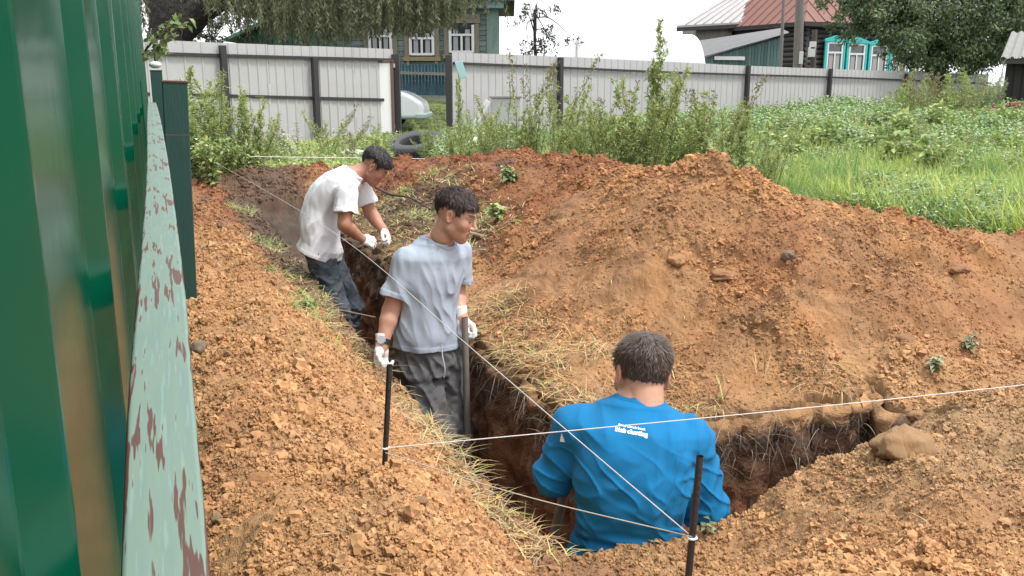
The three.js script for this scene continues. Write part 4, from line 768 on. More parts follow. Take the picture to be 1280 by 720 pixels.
greyFence('grey_metal_fence', 'long pale grey metal sheet fence running right from the gate to the shed', [[565, 65.5, 19.4, 0, 79, 0], [697, 70.5, 21.5, 72, 84.5, 0], [820, 76.5, 23.9, 79, 90, 0], [932, 82, 26.3, 82, 93.5, 0], [1035, 86, 29, 86, 96.5, 0], [1130, 89.5, 31.8, 92, 100, 0], [1236, 93, 35, 0, 104, 0]], 0, false);
{
  const g = thing('gate_post', 'thick dark steel post at the left side of the gate gap', 'post', (() => { const q = at(497, 160, 18.3); return V(q.x, 0, q.z); })());
  part(g, 'post', beam(V(g.position.x, -0.1, -18.3), V(g.position.x, at(497, 68, 18.3).y, -18.3), 0.17, 0.15, V(1, 0, 0)), darkSteel);
  for (const py of [82, 158]) { const q = at(492, py, 18.2); part(g, 'hinge', rod(q.clone().add(V(0, -0.04, 0)), q.clone().add(V(0, 0.04, 0)), 0.03, 0.03, 10), std(C(0.4, 0.36, 0.34), 0.6)); }
  const h = at(562, 160, 19.4); const g2 = thing('gate_post', 'dark steel post at the right side of the gate gap', 'post', V(h.x, 0, h.z)); part(g2, 'post', beam(V(h.x, -0.1, h.z), V(h.x, at(562, 69, 19.4).y, h.z), 0.13, 0.13, V(1, 0, 0)), darkSteel);
  // white board leaning by the gate
  const a = at(466, 166, 18.1), b = at(493, 166, 18.15), t = at(466, 78.5, 18.1); const wb = thing('white_door_panel', 'narrow white panel in a brown frame standing against the fence beside the gate', 'panel', V((a.x + b.x) / 2, a.y, -18.1));
  part(wb, 'panel', box(b.x - a.x, t.y - a.y, 0.04, (a.x + b.x) / 2 - 0.03, (a.y + t.y) / 2, -18.1, 0.006), std(C(0.8, 0.8, 0.8), 0.6));
  part(wb, 'frame', [box(0.055, t.y - a.y + 0.06, 0.06, b.x - 0.01, (a.y + t.y) / 2, -18.09), box(b.x - a.x + 0.06, 0.05, 0.06, (a.x + b.x) / 2, t.y + 0.025, -18.09)], std(C(0.13, 0.085, 0.075), 0.8));
}
// ------------------------------------------------------------------ behind the fence: green house, blue pickets, car
const plank = (c, k = 1) => std(C(...c), 0.85, { map: rep(T.wood, 0.7 * k, 1.2 * k), bumpMap: rep(T.wood, 0.7 * k, 1.2 * k), bumpScale: 0.006 });
const glassM = new THREE.MeshPhysicalMaterial({ color: C(0.03, 0.035, 0.04), roughness: 0.05, clearcoat: 1 });
const whiteWood = std(C(0.62, 0.62, 0.61), 0.7), lace = std(C(0.3, 0.3, 0.31), 0.95);
function rectPx(px0, py0, px1, py1, Z) { const a = at(px0, py1, Z), b = at(px1, py0, Z); return { x: (a.x + b.x) / 2, y: (a.y + b.y) / 2, w: b.x - a.x, h: b.y - a.y, z: -Z, x0: a.x, x1: b.x, y0: a.y, y1: b.y }; }
{
  const Z = 31, wall = rectPx(388, -22, 622, 122, Z), o = thing('green_house', 'green weathered plank house with carved windows behind the left fence', 'house', V(wall.x, wall.y0, wall.z - 3));
  const nP = 22, ph = wall.h / nP, r = mulberry(4);
  const core = part(o, 'wall', box(wall.w - 0.06, wall.h, 5.9, wall.x, wall.y, wall.z - 3.06, 0), plank([0.085, 0.14, 0.115]));
  for (let i = 0; i < nP; i++) { const k = RR(0.75, 1.2, r); part(core, 'plank', box(wall.w, ph - 0.012, 0.05, wall.x, wall.y0 + ph * (i + 0.5), wall.z - 0.03 + RR(0, 0.008, r), 0.008), plank([0.26 * k, 0.33 * k, 0.30 * k])); }
  const side = rectPx(609, -22, 623, 122, Z); part(o, 'corner_board', box(side.w, side.h, 0.1, side.x, side.y, wall.z + 0.05), plank([0.25, 0.36, 0.32]));
  const fas = rectPx(588, 2, 626, 13, Z); part(o, 'fascia', box(fas.w + 7, fas.h, 0.4, fas.x - 3.4, fas.y + 0.05, wall.z + 0.2), plank([0.30, 0.52, 0.55]));
  const rf = rectPx(380, -60, 632, 2, Z); const rg = geoFrom([rf.x0 - 0.3, fas.y1, wall.z + 0.6, rf.x1 + 0.3, fas.y1, wall.z + 0.6, rf.x1 - 1.5, fas.y1 + 2.2, wall.z - 3, rf.x0 + 1.5, fas.y1 + 2.2, wall.z - 3, rf.x1 + 0.3, fas.y1, wall.z - 6.6, rf.x0 - 0.3, fas.y1, wall.z - 6.6], [0, 1, 2, 0, 2, 3, 1, 4, 2, 4, 5, 3, 4, 3, 2, 5, 0, 3]).toNonIndexed(); rg.computeVertexNormals(); part(o, 'roof', rg, std(C(0.2, 0.2, 0.2), 0.7));
  for (const [x0, x1, y0, y1] of [[463, 488, 30, 72], [513.5, 541, 36, 69], [563, 591, 31, 66]]) {
    const q = rectPx(x0, y0, x1, y1, Z - 0.05), w = part(o, 'window', box(q.w, q.h, 0.05, q.x, q.y, wall.z + 0.02, 0), std(C(0.02, 0.02, 0.022), 0.4));
    part(w, 'pane', box(q.w - 0.1, q.h - 0.1, 0.02, q.x, q.y, wall.z + 0.06, 0), glassM);
    for (const s of [-1, 1]) part(w, 'curtain', box(q.w * 0.2, q.h * 0.8, 0.01, q.x + s * q.w * 0.26, q.y - 0.06, wall.z + 0.078, 0), lace);
    part(w, 'frame', [box(0.09, q.h, 0.08, q.x0, q.y, wall.z + 0.09), box(0.09, q.h, 0.08, q.x1, q.y, wall.z + 0.09), box(0.07, q.h * 0.62, 0.07, q.x, q.y - q.h * 0.18, wall.z + 0.09), box(q.w, 0.07, 0.075, q.x, q.y + q.h * 0.14, wall.z + 0.09), box(q.w, 0.08, 0.075, q.x, q.y0 + 0.03, wall.z + 0.09)], whiteWood);
    part(w, 'surround', [box(0.16, q.h + 0.25, 0.06, q.x0 - 0.13, q.y, wall.z + 0.07), box(0.16, q.h + 0.25, 0.06, q.x1 + 0.13, q.y, wall.z + 0.07), box(q.w + 0.5, 0.3, 0.1, q.x, q.y1 + 0.2, wall.z + 0.08)], plank([0.30, 0.26, 0.20]));
    part(w, 'sill', [box(q.w + 0.5, 0.14, 0.14, q.x, q.y0 - 0.12, wall.z + 0.1), box(0.1, 0.24, 0.1, q.x0 - 0.1, q.y0 - 0.22, wall.z + 0.09), box(0.1, 0.24, 0.1, q.x1 + 0.1, q.y0 - 0.22, wall.z + 0.09)], plank([0.36, 0.29, 0.16]));
  }
  // green annex with a sloping roof at the left
  const A = at(296, 48, 29.5), B = at(410, -6, 29.5), D = at(410, 48, 29.5), an = thing('green_annex', 'green boarded annex with sloping metal roof under the willow', 'shed', V((A.x + D.x) / 2, 0.9, -30.5));
  const S = new THREE.Shape(); S.moveTo(A.x, 0.5); S.lineTo(D.x, 0.5); S.lineTo(D.x, B.y); S.lineTo(A.x, A.y); S.closePath();
  const eg = new THREE.ExtrudeGeometry(S, { depth: 1.4, bevelEnabled: false }); eg.translate(0, 0, -30.95); part(an, 'wall', eg, plank([0.05, 0.10, 0.07]));
  const nb = 18; for (let i = 0; i < nb; i++) { const x = mix(A.x, D.x, (i + 0.5) / nb), y = mix(A.y, B.y, (i + 0.5) / nb), k = RR(0.8, 1.25, r); part(an, 'board', box((D.x - A.x) / nb - 0.02, y - 0.6, 0.04, x, (y + 0.5) / 2, -29.52, 0.006), plank([0.05 * k, 0.11 * k, 0.075 * k])); }
  part(an, 'roof', beam(V(A.x - 0.3, A.y - 0.07, -30.2), V(B.x + 0.1, B.y + 0.11, -30.2), 2.2, 0.09, V(0, 1, 0)), std(C(0.05, 0.15, 0.10), 0.5));
}
{ // blue picket fence across the lane
  const Z = 25.5, q = rectPx(495, 79, 572, 121, Z), o = thing('blue_picket_fence', 'blue wooden picket fence seen through the gate gap', 'fence', V(q.x, q.y0, q.z)), n = 19, r = mulberry(8);
  const blue = [0.03, 0.13, 0.20];
  for (let i = 0; i < n; i++) { const x = mix(q.x0, q.x1, (i + 0.5) / n), k = RR(0.8, 1.25, r), tp = RR(-0.03, 0.03, r), low = x > at(503, 100, Z).x; part(o, 'picket', box(q.w / n * 0.68, q.h * 0.98, 0.03, x, q.y + tp, q.z, 0.006), plank([blue[0] * k, blue[1] * k, blue[2] * k])); const wt = rectPx(500, 100, 501, 119.5, Z); if (low && i % 1 === 0) part(o, 'white_picket_foot', box(q.w / n * 0.5, wt.h, 0.02, x + q.w / n * 0.42, wt.y + tp * 0.4, q.z - 0.09, 0.003), whiteWood); }
  for (const py of [92, 121]) { const a = at(495, py - 1, Z), b = at(572, py + 1, Z); part(o, 'rail', beam(a.add(V(0, 0, 0.05)), b.add(V(0, 0, 0.05)), 0.05, 0.075), plank([0.35, 0.36, 0.36])); }
}
{ // old pale car mostly hidden behind the fence
  const Z = 20.6, nose = at(527, 150, Z), o = thing('parked_car', 'pale old car whose front end shows in the gate gap', 'car', V(nose.x - 2, groundY(nose.x - 2, -Z), -Z - 0.4));
  const gy = o.position.y, body = new THREE.Shape(), X = (d) => nose.x - d, yb = gy + 0.32;
  const top = at(512, 118.5, Z).y, hood = at(524, 130, Z).y, bump = at(530, 142, Z).y;
  body.moveTo(X(0.04), yb); body.lineTo(X(0), bump); body.quadraticCurveTo(X(0.0), hood, X(0.1), hood + 0.02); body.quadraticCurveTo(X(0.28), top - 0.04, X(0.5), top); body.lineTo(X(1.15), top + 0.05); body.lineTo(X(1.75), top + 0.42); body.lineTo(X(3.0), top + 0.42); body.lineTo(X(3.5), top + 0.02); body.lineTo(X(4.1), top - 0.03); body.quadraticCurveTo(X(4.2), hood, X(4.15), yb); body.closePath();
  const g = new THREE.ExtrudeGeometry(body, { depth: 1.3, bevelEnabled: true, bevelSize: 0.09, bevelThickness: 0.12, bevelSegments: 4, curveSegments: 10 }); g.translate(0, 0, -Z - 1.1);
  const paintM = new THREE.MeshPhysicalMaterial({ color: C(0.75, 0.79, 0.79), roughness: 0.3, clearcoat: 0.6 });
  part(o, 'body', g, paintM);
  part(o, 'bumper', box(0.24, 0.13, 1.66, X(-0.02), bump - 0.05, -Z - 0.45, 0.04), std(C(0.35, 0.46, 0.45), 0.4));
  part(o, 'grille', box(0.05, 0.16, 1.1, X(-0.02), bump + 0.12, -Z - 0.45, 0.02), std(C(0.04, 0.04, 0.04), 0.5));
  for (const dz of [0.16, -1.06]) part(o, 'headlight', new THREE.SphereGeometry(0.09, 14, 10).scale(0.5, 1, 1).translate(X(0.02), bump + 0.13, -Z + dz - 0.02), std(C(0.7, 0.7, 0.7), 0.15));
  for (const d of [0.75, 3.3]) for (const dz of [0.0, -1.0]) { const w = part(o, 'wheel', new THREE.CylinderGeometry(0.3, 0.3, 0.18, 20).rotateX(Math.PI / 2).translate(X(d), gy + 0.3, -Z + dz), std(C(0.02, 0.02, 0.02), 0.9)); part(w, 'rim', new THREE.CylinderGeometry(0.17, 0.17, 0.19, 16).rotateX(Math.PI / 2).translate(X(d), gy + 0.3, -Z + dz + 0.005), std(C(0.4, 0.4, 0.4), 0.4)); }
  part(o, 'window', new THREE.BoxGeometry(1.3, 0.3, 1.42).translate(X(2.35), top + 0.2, -Z - 0.45), glassM);
}
// ------------------------------------------------------------------ log house, lean-to and masts at the right
{
  const Z = 46, yaw = 0.5, c0 = at(1004, 60, Z), o = thing('log_house', 'dark log house with rusty red roof and turquoise window surrounds', 'house', V(c0.x, 0.4, c0.z)), r = mulberry(14);
  const ux = V(Math.cos(0.42), 0, -Math.sin(0.42)), uz = V(-0.50, 0, -0.866); // along the window wall, and along the left wall
  const eave = at(1004, 29, Z).y, base = 0.3, nL = 16, lh = (eave - base) / nL, LW = 7.2, LS = 6.6;
  const cR = c0.clone().addScaledVector(ux, LW), cB = c0.clone().addScaledVector(uz, LS);
  const core = part(o, 'wall', geoFrom([0, 1].flatMap((k) => [c0, cR, cR.clone().addScaledVector(uz, LS), cB].flatMap((p) => [p.x, k ? eave : base, p.z])), [0, 1, 5, 0, 5, 4, 1, 2, 6, 1, 6, 5, 2, 3, 7, 2, 7, 6, 3, 0, 4, 3, 4, 7, 4, 5, 6, 4, 6, 7]), plank([0.04, 0.033, 0.03]));
  for (let i = 0; i < nL; i++) { const y = base + lh * (i + 0.5), k = RR(0.8, 1.3, r), m = plank([0.075 * k, 0.066 * k, 0.062 * k]); const up = V(0, y, 0); const a = c0.clone().setY(y).addScaledVector(ux, -0.25), b = cR.clone().setY(y); part(core, 'log', rod(a, b, lh * 0.5, lh * 0.5, 10), m); part(core, 'log', rod(c0.clone().setY(y + lh / 2).addScaledVector(uz, -0.25), cB.clone().setY(y + lh / 2), lh * 0.5, lh * 0.5, 10), m); }
  // windows
  const teal = std(C(0.03, 0.40, 0.40), 0.7), out = V(Math.sin(0.42), 0, Math.cos(0.42));
  const hitWall = (px) => { const p = at(px, 106, 1), k = ((c0.x) * out.x + c0.z * out.z) / (p.x * out.x + p.z * out.z); return p.x * k * ux.x + p.z * k * ux.z - (c0.x * ux.x + c0.z * ux.z); };
  for (const [x0, x1, ty] of [[1024.5, 1044, 53], [1051.5, 1071.5, 55], [1079, 1099, 57], [1105, 1124, 59]]) {
    const a = hitWall(x0), b = hitWall(x1), mx = (a + b) / 2, w = b - a, q = c0.clone().addScaledVector(ux, mx), Zq = -q.z, y1 = at(x0, ty, Zq).y, y0 = y1 - 1.55, cy = (y0 + y1) / 2, h = y1 - y0;
    const put = (g, d) => { g.rotateY(0.42); return g.translate(q.x + out.x * d, 0, q.z + out.z * d); };
    const win = part(o, 'window', put(box(w, h, 0.05, 0, cy, 0, 0), 0.26), std(C(0.02, 0.02, 0.022), 0.5));
    part(win, 'pane', put(box(w - 0.05, h - 0.05, 0.02, 0, cy, 0, 0), 0.30), glassM);
    for (const s of [-1, 1]) part(win, 'curtain', put(box(w * 0.26, h * 0.68, 0.01, s * w * 0.2, cy - h * 0.14, 0, 0), 0.315), lace);
    part(win, 'frame', put(merge([box(0.09, h, 0.05, -w / 2 + 0.05, cy, 0), box(0.09, h, 0.05, w / 2 - 0.05, cy, 0), box(0.07, h * 0.66, 0.05, 0, y0 + h * 0.33, 0), box(w, 0.09, 0.052, 0, y0 + h * 0.67, 0), box(w, 0.08, 0.05, 0, y1 - 0.04, 0), box(w, 0.1, 0.05, 0, y0 + 0.05, 0)]), 0.34), whiteWood);
    const pd = new THREE.Shape(); pd.moveTo(-w / 2 - 0.19, 0); pd.lineTo(w / 2 + 0.19, 0); pd.lineTo(w / 2 + 0.19, 0.10); pd.lineTo(0, 0.30); pd.lineTo(-w / 2 - 0.19, 0.10); pd.closePath();
    const pg = new THREE.ExtrudeGeometry(pd, { depth: 0.1, bevelEnabled: true, bevelSize: 0.012, bevelThickness: 0.012, bevelSegments: 1 }); pg.translate(0, y1 + 0.02, -0.05); pg.deleteAttribute('uv'); 
    part(win, 'surround', put(merge([box(0.13, h + 0.1, 0.08, -w / 2 - 0.08, cy, 0), box(0.13, h + 0.1, 0.08, w / 2 + 0.08, cy, 0), pg]), 0.33), teal);
  }
  // red hipped roof with standing seams
  const ov = 0.45, e0 = c0.clone().addScaledVector(ux, -ov).addScaledVector(uz, -ov), e1 = cR.clone().addScaledVector(ux, ov).addScaledVector(uz, -ov), e2 = cR.clone().addScaledVector(ux, ov).addScaledVector(uz, LS + ov), e3 = cB.clone().addScaledVector(ux, -ov).addScaledVector(uz, LS * 0 + ov), ap = c0.clone().addScaledVector(ux, LW * 0.5).addScaledVector(uz, LS * 0.5), ey = eave + 0.05, ry = eave + 3.4;
  for (const p of [e0, e1, e2, e3]) p.y = ey; ap.y = ry;
  const redM = std(C(0.185, 0.08, 0.06), 0.65, { map: rep(T.dirt, 1, 1), bumpMap: T.fine, bumpScale: 0.004 });
  const seamed = (a, b, top, mat, nm) => { const root = part(o, nm, (() => { const g = geoFrom([a, b, top].flatMap((p) => [p.x, p.y, p.z]), [0, 1, 2], [0, 0, 3, 0, 1.5, 3]); return g; })(), mat); const n = 12, sl = []; const nn = b.clone().sub(a).cross(top.clone().sub(a)).normalize(); if (nn.y < 0) nn.negate(); const mt = a.clone().lerp(b, 0.5), up = top.clone().sub(mt);
    for (let i = 1; i < n; i++) { const f = i / n, p = a.clone().lerp(b, f), len = 1 - Math.abs(f - 0.5) * 2; if (len > 0.05) sl.push(beam(p.clone().addScaledVector(nn, 0.02), p.clone().addScaledVector(up, len).addScaledVector(nn, 0.02), 0.03, 0.05, nn)); } part(root, 'seam', sl, mat); return root; };
  seamed(e0, e1, ap, redM, 'roof'); seamed(e3, e0, ap, redM, 'roof'); seamed(e1, e2, ap, redM, 'roof'); seamed(e2, e3, ap, redM, 'roof');
  part(o, 'eave_board', [beam(e0.clone().setY(ey - 0.12), e1.clone().setY(ey - 0.12), 0.06, 0.2), beam(e0.clone().setY(ey - 0.12), e3.clone().setY(ey - 0.12), 0.06, 0.2)], plank([0.06, 0.05, 0.045]));
  // pale older wing to the left
  const Zw = 50, w = thing('grey_roof_house', 'old pale walled house wing with whitish sheet roof left of the red roof', 'house', V(at(885, 60, Zw).x, 0.4, -Zw));
  const q = rectPx(867, 29, 916, 110, Zw); part(w, 'wall', box(q.w, q.h, 4, q.x, q.y, -Zw - 2, 0.02), plank([0.30, 0.275, 0.255], 0.5));
  const ra = at(846, 32, Zw - 0.4), rb = at(935, 27, Zw - 0.4), rc = at(985, -22, Zw + 3), rd = at(928, -16, Zw + 3), rg = geoFrom([ra, rb, rc, rd, ra.clone().add(V(0, -0.14, 0)), rb.clone().add(V(0, -0.14, 0))].flatMap((p) => [p.x, p.y, p.z]), [0, 1, 2, 0, 2, 3, 4, 5, 1, 4, 1, 0], [0, 0, 4, 0, 4, 3, 1, 3, 0, -.1, 4, -.1]).toNonIndexed(); rg.computeVertexNormals();
  const wr = part(w, 'roof', rg, std(C(0.36, 0.35, 0.35), 0.6, { map: rep(T.dirt, 0.6), bumpMap: T.fine, bumpScale: 0.004 }));
  const ss = []; for (let i = 1; i < 8; i++) { const f = i / 8; ss.push(beam(ra.clone().lerp(rb, f).add(V(0, 0.03, 0)), rd.clone().lerp(rc, f).add(V(0, 0.03, 0)), 0.04, 0.05)); } part(wr, 'seam', ss, std(C(0.3, 0.28, 0.27), 0.6));
  part(w, 'eave_board', beam(ra.clone().add(V(0, -0.2, 0)), rb.clone().add(V(0, -0.2, 0)), 0.1, 0.2), plank([0.06, 0.05, 0.045]));
  // lean-to shed
  const Zs = 41, l = thing('lean_to_shed', 'teal boarded lean-to shed with weathered corrugated roof', 'shed', V(at(930, 60, Zs).x, 0.4, -Zs));
  const A = at(884, 71, Zs), B = at(980, 44, Zs), sh0 = new THREE.Shape(); sh0.moveTo(A.x, 0.3); sh0.lineTo(B.x, 0.3); sh0.lineTo(B.x, B.y - 0.05); sh0.lineTo(A.x, A.y - 0.05); sh0.closePath();
  const g = new THREE.ExtrudeGeometry(sh0, { depth: 2.5, bevelEnabled: false }); g.translate(0, 0, -Zs - 2.55); part(l, 'wall', g, plank([0.12, 0.18, 0.17]));
  for (let i = 0; i < 24; i++) { const f = (i + 0.5) / 24, x = mix(A.x, B.x, f), y = mix(A.y, B.y, f) - 0.06, k = RR(0.75, 1.2, r); part(l, 'board', box((B.x - A.x) / 24 - 0.015, y - 0.3, 0.04, x, (y + 0.3) / 2, -Zs, 0.005), plank([0.15 * k, 0.26 * k, 0.25 * k])); }
  const a1 = at(878, 71, Zs - 0.2), b1 = at(986, 41, Zs - 0.2), b2 = at(975, 36, Zs + 2.6), a2 = at(868, 51.5, Zs + 2.6), n = 60, pos = [], uv = [], idx = [];
  for (let i = 0; i <= n; i++) { const f = i / n, p = a1.clone().lerp(a2, f), s = b1.clone().lerp(b2, f), h = 0.05 * Math.sin(f * 9 * 6.283); for (const v of [p, s]) { pos.push(v.x, v.y + h, v.z); uv.push(f * 2, v === p ? 0 : 3); } if (i) { const k = i * 2; idx.push(k - 2, k - 1, k, k, k - 1, k + 1); } }
  part(l, 'roof', geoFrom(pos, idx, uv), std(C(0.18, 0.185, 0.19), 0.85, { map: rep(T.dirt, 1.5) }));
  part(l, 'window_trim', beam(at(893, 72.5, Zs - 0.1), at(931, 73, Zs - 0.1), 0.05, 0.16), whiteWood);
  const mast = (px0, px1, py1, Zm, rr, label, col, extra) => { const b0 = at(px0, 110, Zm), t = at(px1, py1, Zm), m = thing('utility_pole', label, 'utility pole', V(b0.x, 0.2, -Zm)); part(m, 'pole', rod(V(b0.x, 0.2, -Zm), t, rr, rr * 0.85, 10), plank(col)); if (extra) extra(m); };
  mast(997, 1001, -30, 38, 0.2, 'thick grey wooden utility pole at the corner of the log house', [0.28, 0.25, 0.23], (m) => part(m, 'notice', box(0.16, 0.5, 0.03, at(1002, 72, 37.7).x, at(1002, 72, 37.7).y, -37.76, 0.004), whiteWood));
  mast(975, 981, -30, 39, 0.075, 'slim grey pole left of the thick utility pole', [0.3, 0.28, 0.27]);
  mast(1015, 1018.5, 37, 40, 0.13, 'short dark wooden post with white boxes in front of the logs', [0.13, 0.10, 0.085], (m) => { part(m, 'meter_box', box(0.26, 0.42, 0.2, at(1015, 65, 39.6).x, at(1015, 65, 39.6).y, -39.65, 0.01), whiteWood); part(m, 'meter_box', box(0.24, 0.3, 0.2, at(1016.5, 56.5, 39.6).x, at(1016.5, 56.5, 39.6).y, -39.65, 0.01), whiteWood); });
  // white van behind the fence
  const v = thing('white_van', 'white van roof showing above the fence beside the lean-to shed', 'van', V(at(830, 80, 34).x, 0.3, -34)), vs = new THREE.Shape(), vr = at(876, 60, 34).x, vt = at(860, 47, 34).y;
  vs.moveTo(vr - 4.6, 0.7); vs.lineTo(vr + 0.1, 0.7); vs.lineTo(vr + 0.05, 1.6); vs.quadraticCurveTo(vr - 0.1, vt - 0.05, vr - 0.5, vt); vs.lineTo(vr - 4.4, vt); vs.quadraticCurveTo(vr - 4.6, vt, vr - 4.6, vt - 0.3); vs.closePath();
  const vg = new THREE.ExtrudeGeometry(vs, { depth: 1.6, bevelEnabled: true, bevelSize: 0.08, bevelThickness: 0.12, bevelSegments: 4 }); vg.translate(0, 0, -35); part(v, 'body', vg, new THREE.MeshPhysicalMaterial({ color: C(0.9, 0.9, 0.9), roughness: 0.35, clearcoat: 0.5 }));
  for (const d of [0.9, 3.6]) part(v, 'wheel', new THREE.CylinderGeometry(0.34, 0.34, 0.2, 18).rotateX(Math.PI / 2).translate(vr - d, 0.66, -33.3), std(C(0.02, 0.02, 0.02), 0.9));
  // dark shed at the right edge, turned towards the yard
  const Z2 = 24, c2 = at(1250, 145, Z2), sh3 = thing('dark_shed', 'dark plank shed with pale corrugated roof at the right edge', 'shed', V(c2.x, 0.3, -Z2)); sh3.rotation.y = -0.54;
  const hS = at(1250, 74, Z2).y - 0.3, wS = 3.2, dS = 3.2, pc = (name, par, g, m) => part(par, name, g, m, false);
  const dw = pc('wall', sh3, box(wS, hS, dS, wS / 2, hS / 2, -dS / 2 - 0.03, 0.01), plank([0.03, 0.026, 0.024]));
  for (let i = 0; i < 16; i++) { const k = RR(0.7, 1.3, r); pc('board', dw, box(wS / 16 - 0.015, hS - 0.05, 0.03, (i + 0.5) * wS / 16, hS / 2, -0.012 + RR(0, 0.01, r), 0.004), plank([0.034 * k, 0.029 * k, 0.027 * k])); }
  { const pos = [], uv = [], idx = [], n = 110; for (let i = 0; i <= n; i++) { const x = -0.12 + i / n * (wS + 0.3), h = 0.028 * Math.sin(i / n * 17 * 6.283); for (const [y, z] of [[hS + 0.02 + h, 0.42], [hS + 0.035 + h, 0.42], [hS + 0.85 + h, -dS - 0.2]]) { pos.push(x, y, z); uv.push(i / n * 4, z); } if (i) { const k = i * 3; idx.push(k - 3, k, k - 2, k, k + 1, k - 2, k - 2, k + 1, k - 1, k + 1, k + 2, k - 1); } } pc('roof', sh3, geoFrom(pos, idx, uv), std(C(0.22, 0.22, 0.21), 0.9, { map: rep(T.dirt, 1.2) })); pc('eave_board', sh3, box(wS + 0.2, 0.14, 0.06, wS / 2, hS - 0.06, 0.34, 0.01), plank([0.09, 0.08, 0.075])); }
  // bricks dumped beside the shed
  const bm = [C(0.30, 0.10, 0.07), C(0.25, 0.13, 0.10), C(0.34, 0.22, 0.16), C(0.2, 0.09, 0.07)].map((c) => std(c, 0.95, { bumpMap: T.fine, bumpScale: 0.004 })), bg = box(0.25, 0.065, 0.12, 0, 0, 0, 0.006);
  const heap = (px, py, Zb, n, spread, label) => { const c = at(px, py, Zb), o = thing('brick_pile', label, 'brick pile', V(c.x, c.y - 0.06, c.z)); for (let i = 0; i < n; i++) { const x = RR(-spread, spread, r), z = RR(-0.25, 0.25, r), y = 0.05 + Math.floor(RR(0, 3.4, r)) * 0.07 * (1 - Math.abs(x) / spread); const m = part(o, 'brick', bg, bm[i % 4], false); m.position.set(x, y, z); m.rotation.set(RR(-0.3, 0.3, r), RR(-0.7, 0.7, r), RR(-0.25, 0.25, r)); } };
  heap(1262, 138, 22.5, 22, 0.55, 'loose old bricks piled before the dark shed'); heap(1240, 152, 20, 16, 0.42, 'red and brown bricks half sunk in the weeds left of the shed');
  { const b = at(1246, 149, 20); const m = solo('red_board', 'small bright red board standing among the bricks', 'board', box(0.2, 0.2, 0.05, b.x, b.y, b.z + 0.05).rotateZ(0), std(C(0.36, 0.09, 0.07), 0.8)); }
}
// ------------------------------------------------------------------ junk by the gate: tyre, boxes, bags
{
  const c = at(520, 186, 15.5), o = thing('truck_tyre', 'big worn black truck tyre lying tilted in the weeds near the gate', 'tyre', V(c.x, groundY(c.x, c.z), c.z)), rub = std(C(0.06, 0.06, 0.064), 0.85, { bumpMap: rep(T.fine, 3), bumpScale: 0.004 });
  const pr = [[0.27, -0.1], [0.29, -0.125], [0.38, -0.15], [0.46, -0.14], [0.5, -0.11], [0.515, 0], [0.5, 0.11], [0.46, 0.14], [0.38, 0.15], [0.29, 0.125], [0.27, 0.1], [0.28, 0.0], [0.3, -0.06], [0.27, -0.1]].map(([a, b]) => new THREE.Vector2(a, b));
  const g = new THREE.LatheGeometry(pr, 56); const tr = []; for (let i = 0; i < 44; i++) for (const s of [-1, 1]) { const a = (i + (s > 0 ? 0.5 : 0)) / 44 * 6.283; tr.push(box(0.025, 0.09, 0.05, 0, 0, 0, 0.004).rotateX(s * 0.4).translate(0.518, s * 0.055, 0).rotateY(a)); }
  const place = (q) => q.rotateX(0.26).rotateZ(0.12).translate(c.x, c.y + 0.04, c.z);
  part(o, 'casing', place(g), rub); part(o, 'tread', place(merge(tr)), rub);
  const bx = at(632, 139, 19.2), b = thing('grey_cabinet', 'grey metal box standing in the weeds before the right fence', 'box', V(bx.x, groundY(bx.x, bx.z), bx.z));
  part(b, 'casing', box(0.62, 0.85, 0.4, bx.x, bx.y - 0.15, bx.z, 0.012).rotateY(0), std(C(0.38, 0.38, 0.39), 0.5)); part(b, 'lid', box(0.68, 0.05, 0.46, bx.x, bx.y + 0.295, bx.z, 0.012), std(C(0.22, 0.2, 0.2), 0.6));
  const p0 = at(590, 162, 19), p1 = at(610, 126, 19); solo('white_board', 'white board leaning askew beside the grey metal box', 'board', beam(p0, p1, 0.1, 0.28, V(0.2, 0.2, 1)), whiteWood);
  const s0 = at(576, 87, 19.2); solo('mint_strip', 'mint green sheet scrap hung over the top rail right of the gate', 'sheet', box(0.16, 0.36, 0.03, 0, 0, 0, 0.01).rotateZ(0.28).translate(s0.x, s0.y, s0.z), std(C(0.30, 0.5, 0.5), 0.6));
  const bag = (px, py, Z, w, h, label, seed) => { const q = at(px, py, Z), g = clodGeo(seed, 4, 0.25); g.scale(w, h, w * 0.8); g.translate(q.x, q.y, q.z); solo('white_bag', label, 'bag', g, std(C(0.72, 0.72, 0.74), 0.7)); };
  bag(552, 181, 15.2, 0.15, 0.12, 'crumpled white bag right beside the truck tyre', 21); bag(441, 191, 13.4, 0.17, 0.07, 'flat white bag left of the truck tyre above the bending person', 22); bag(592, 178, 14.6, 0.12, 0.1, 'white bag behind the bushy weed right of the tyre', 23);
}
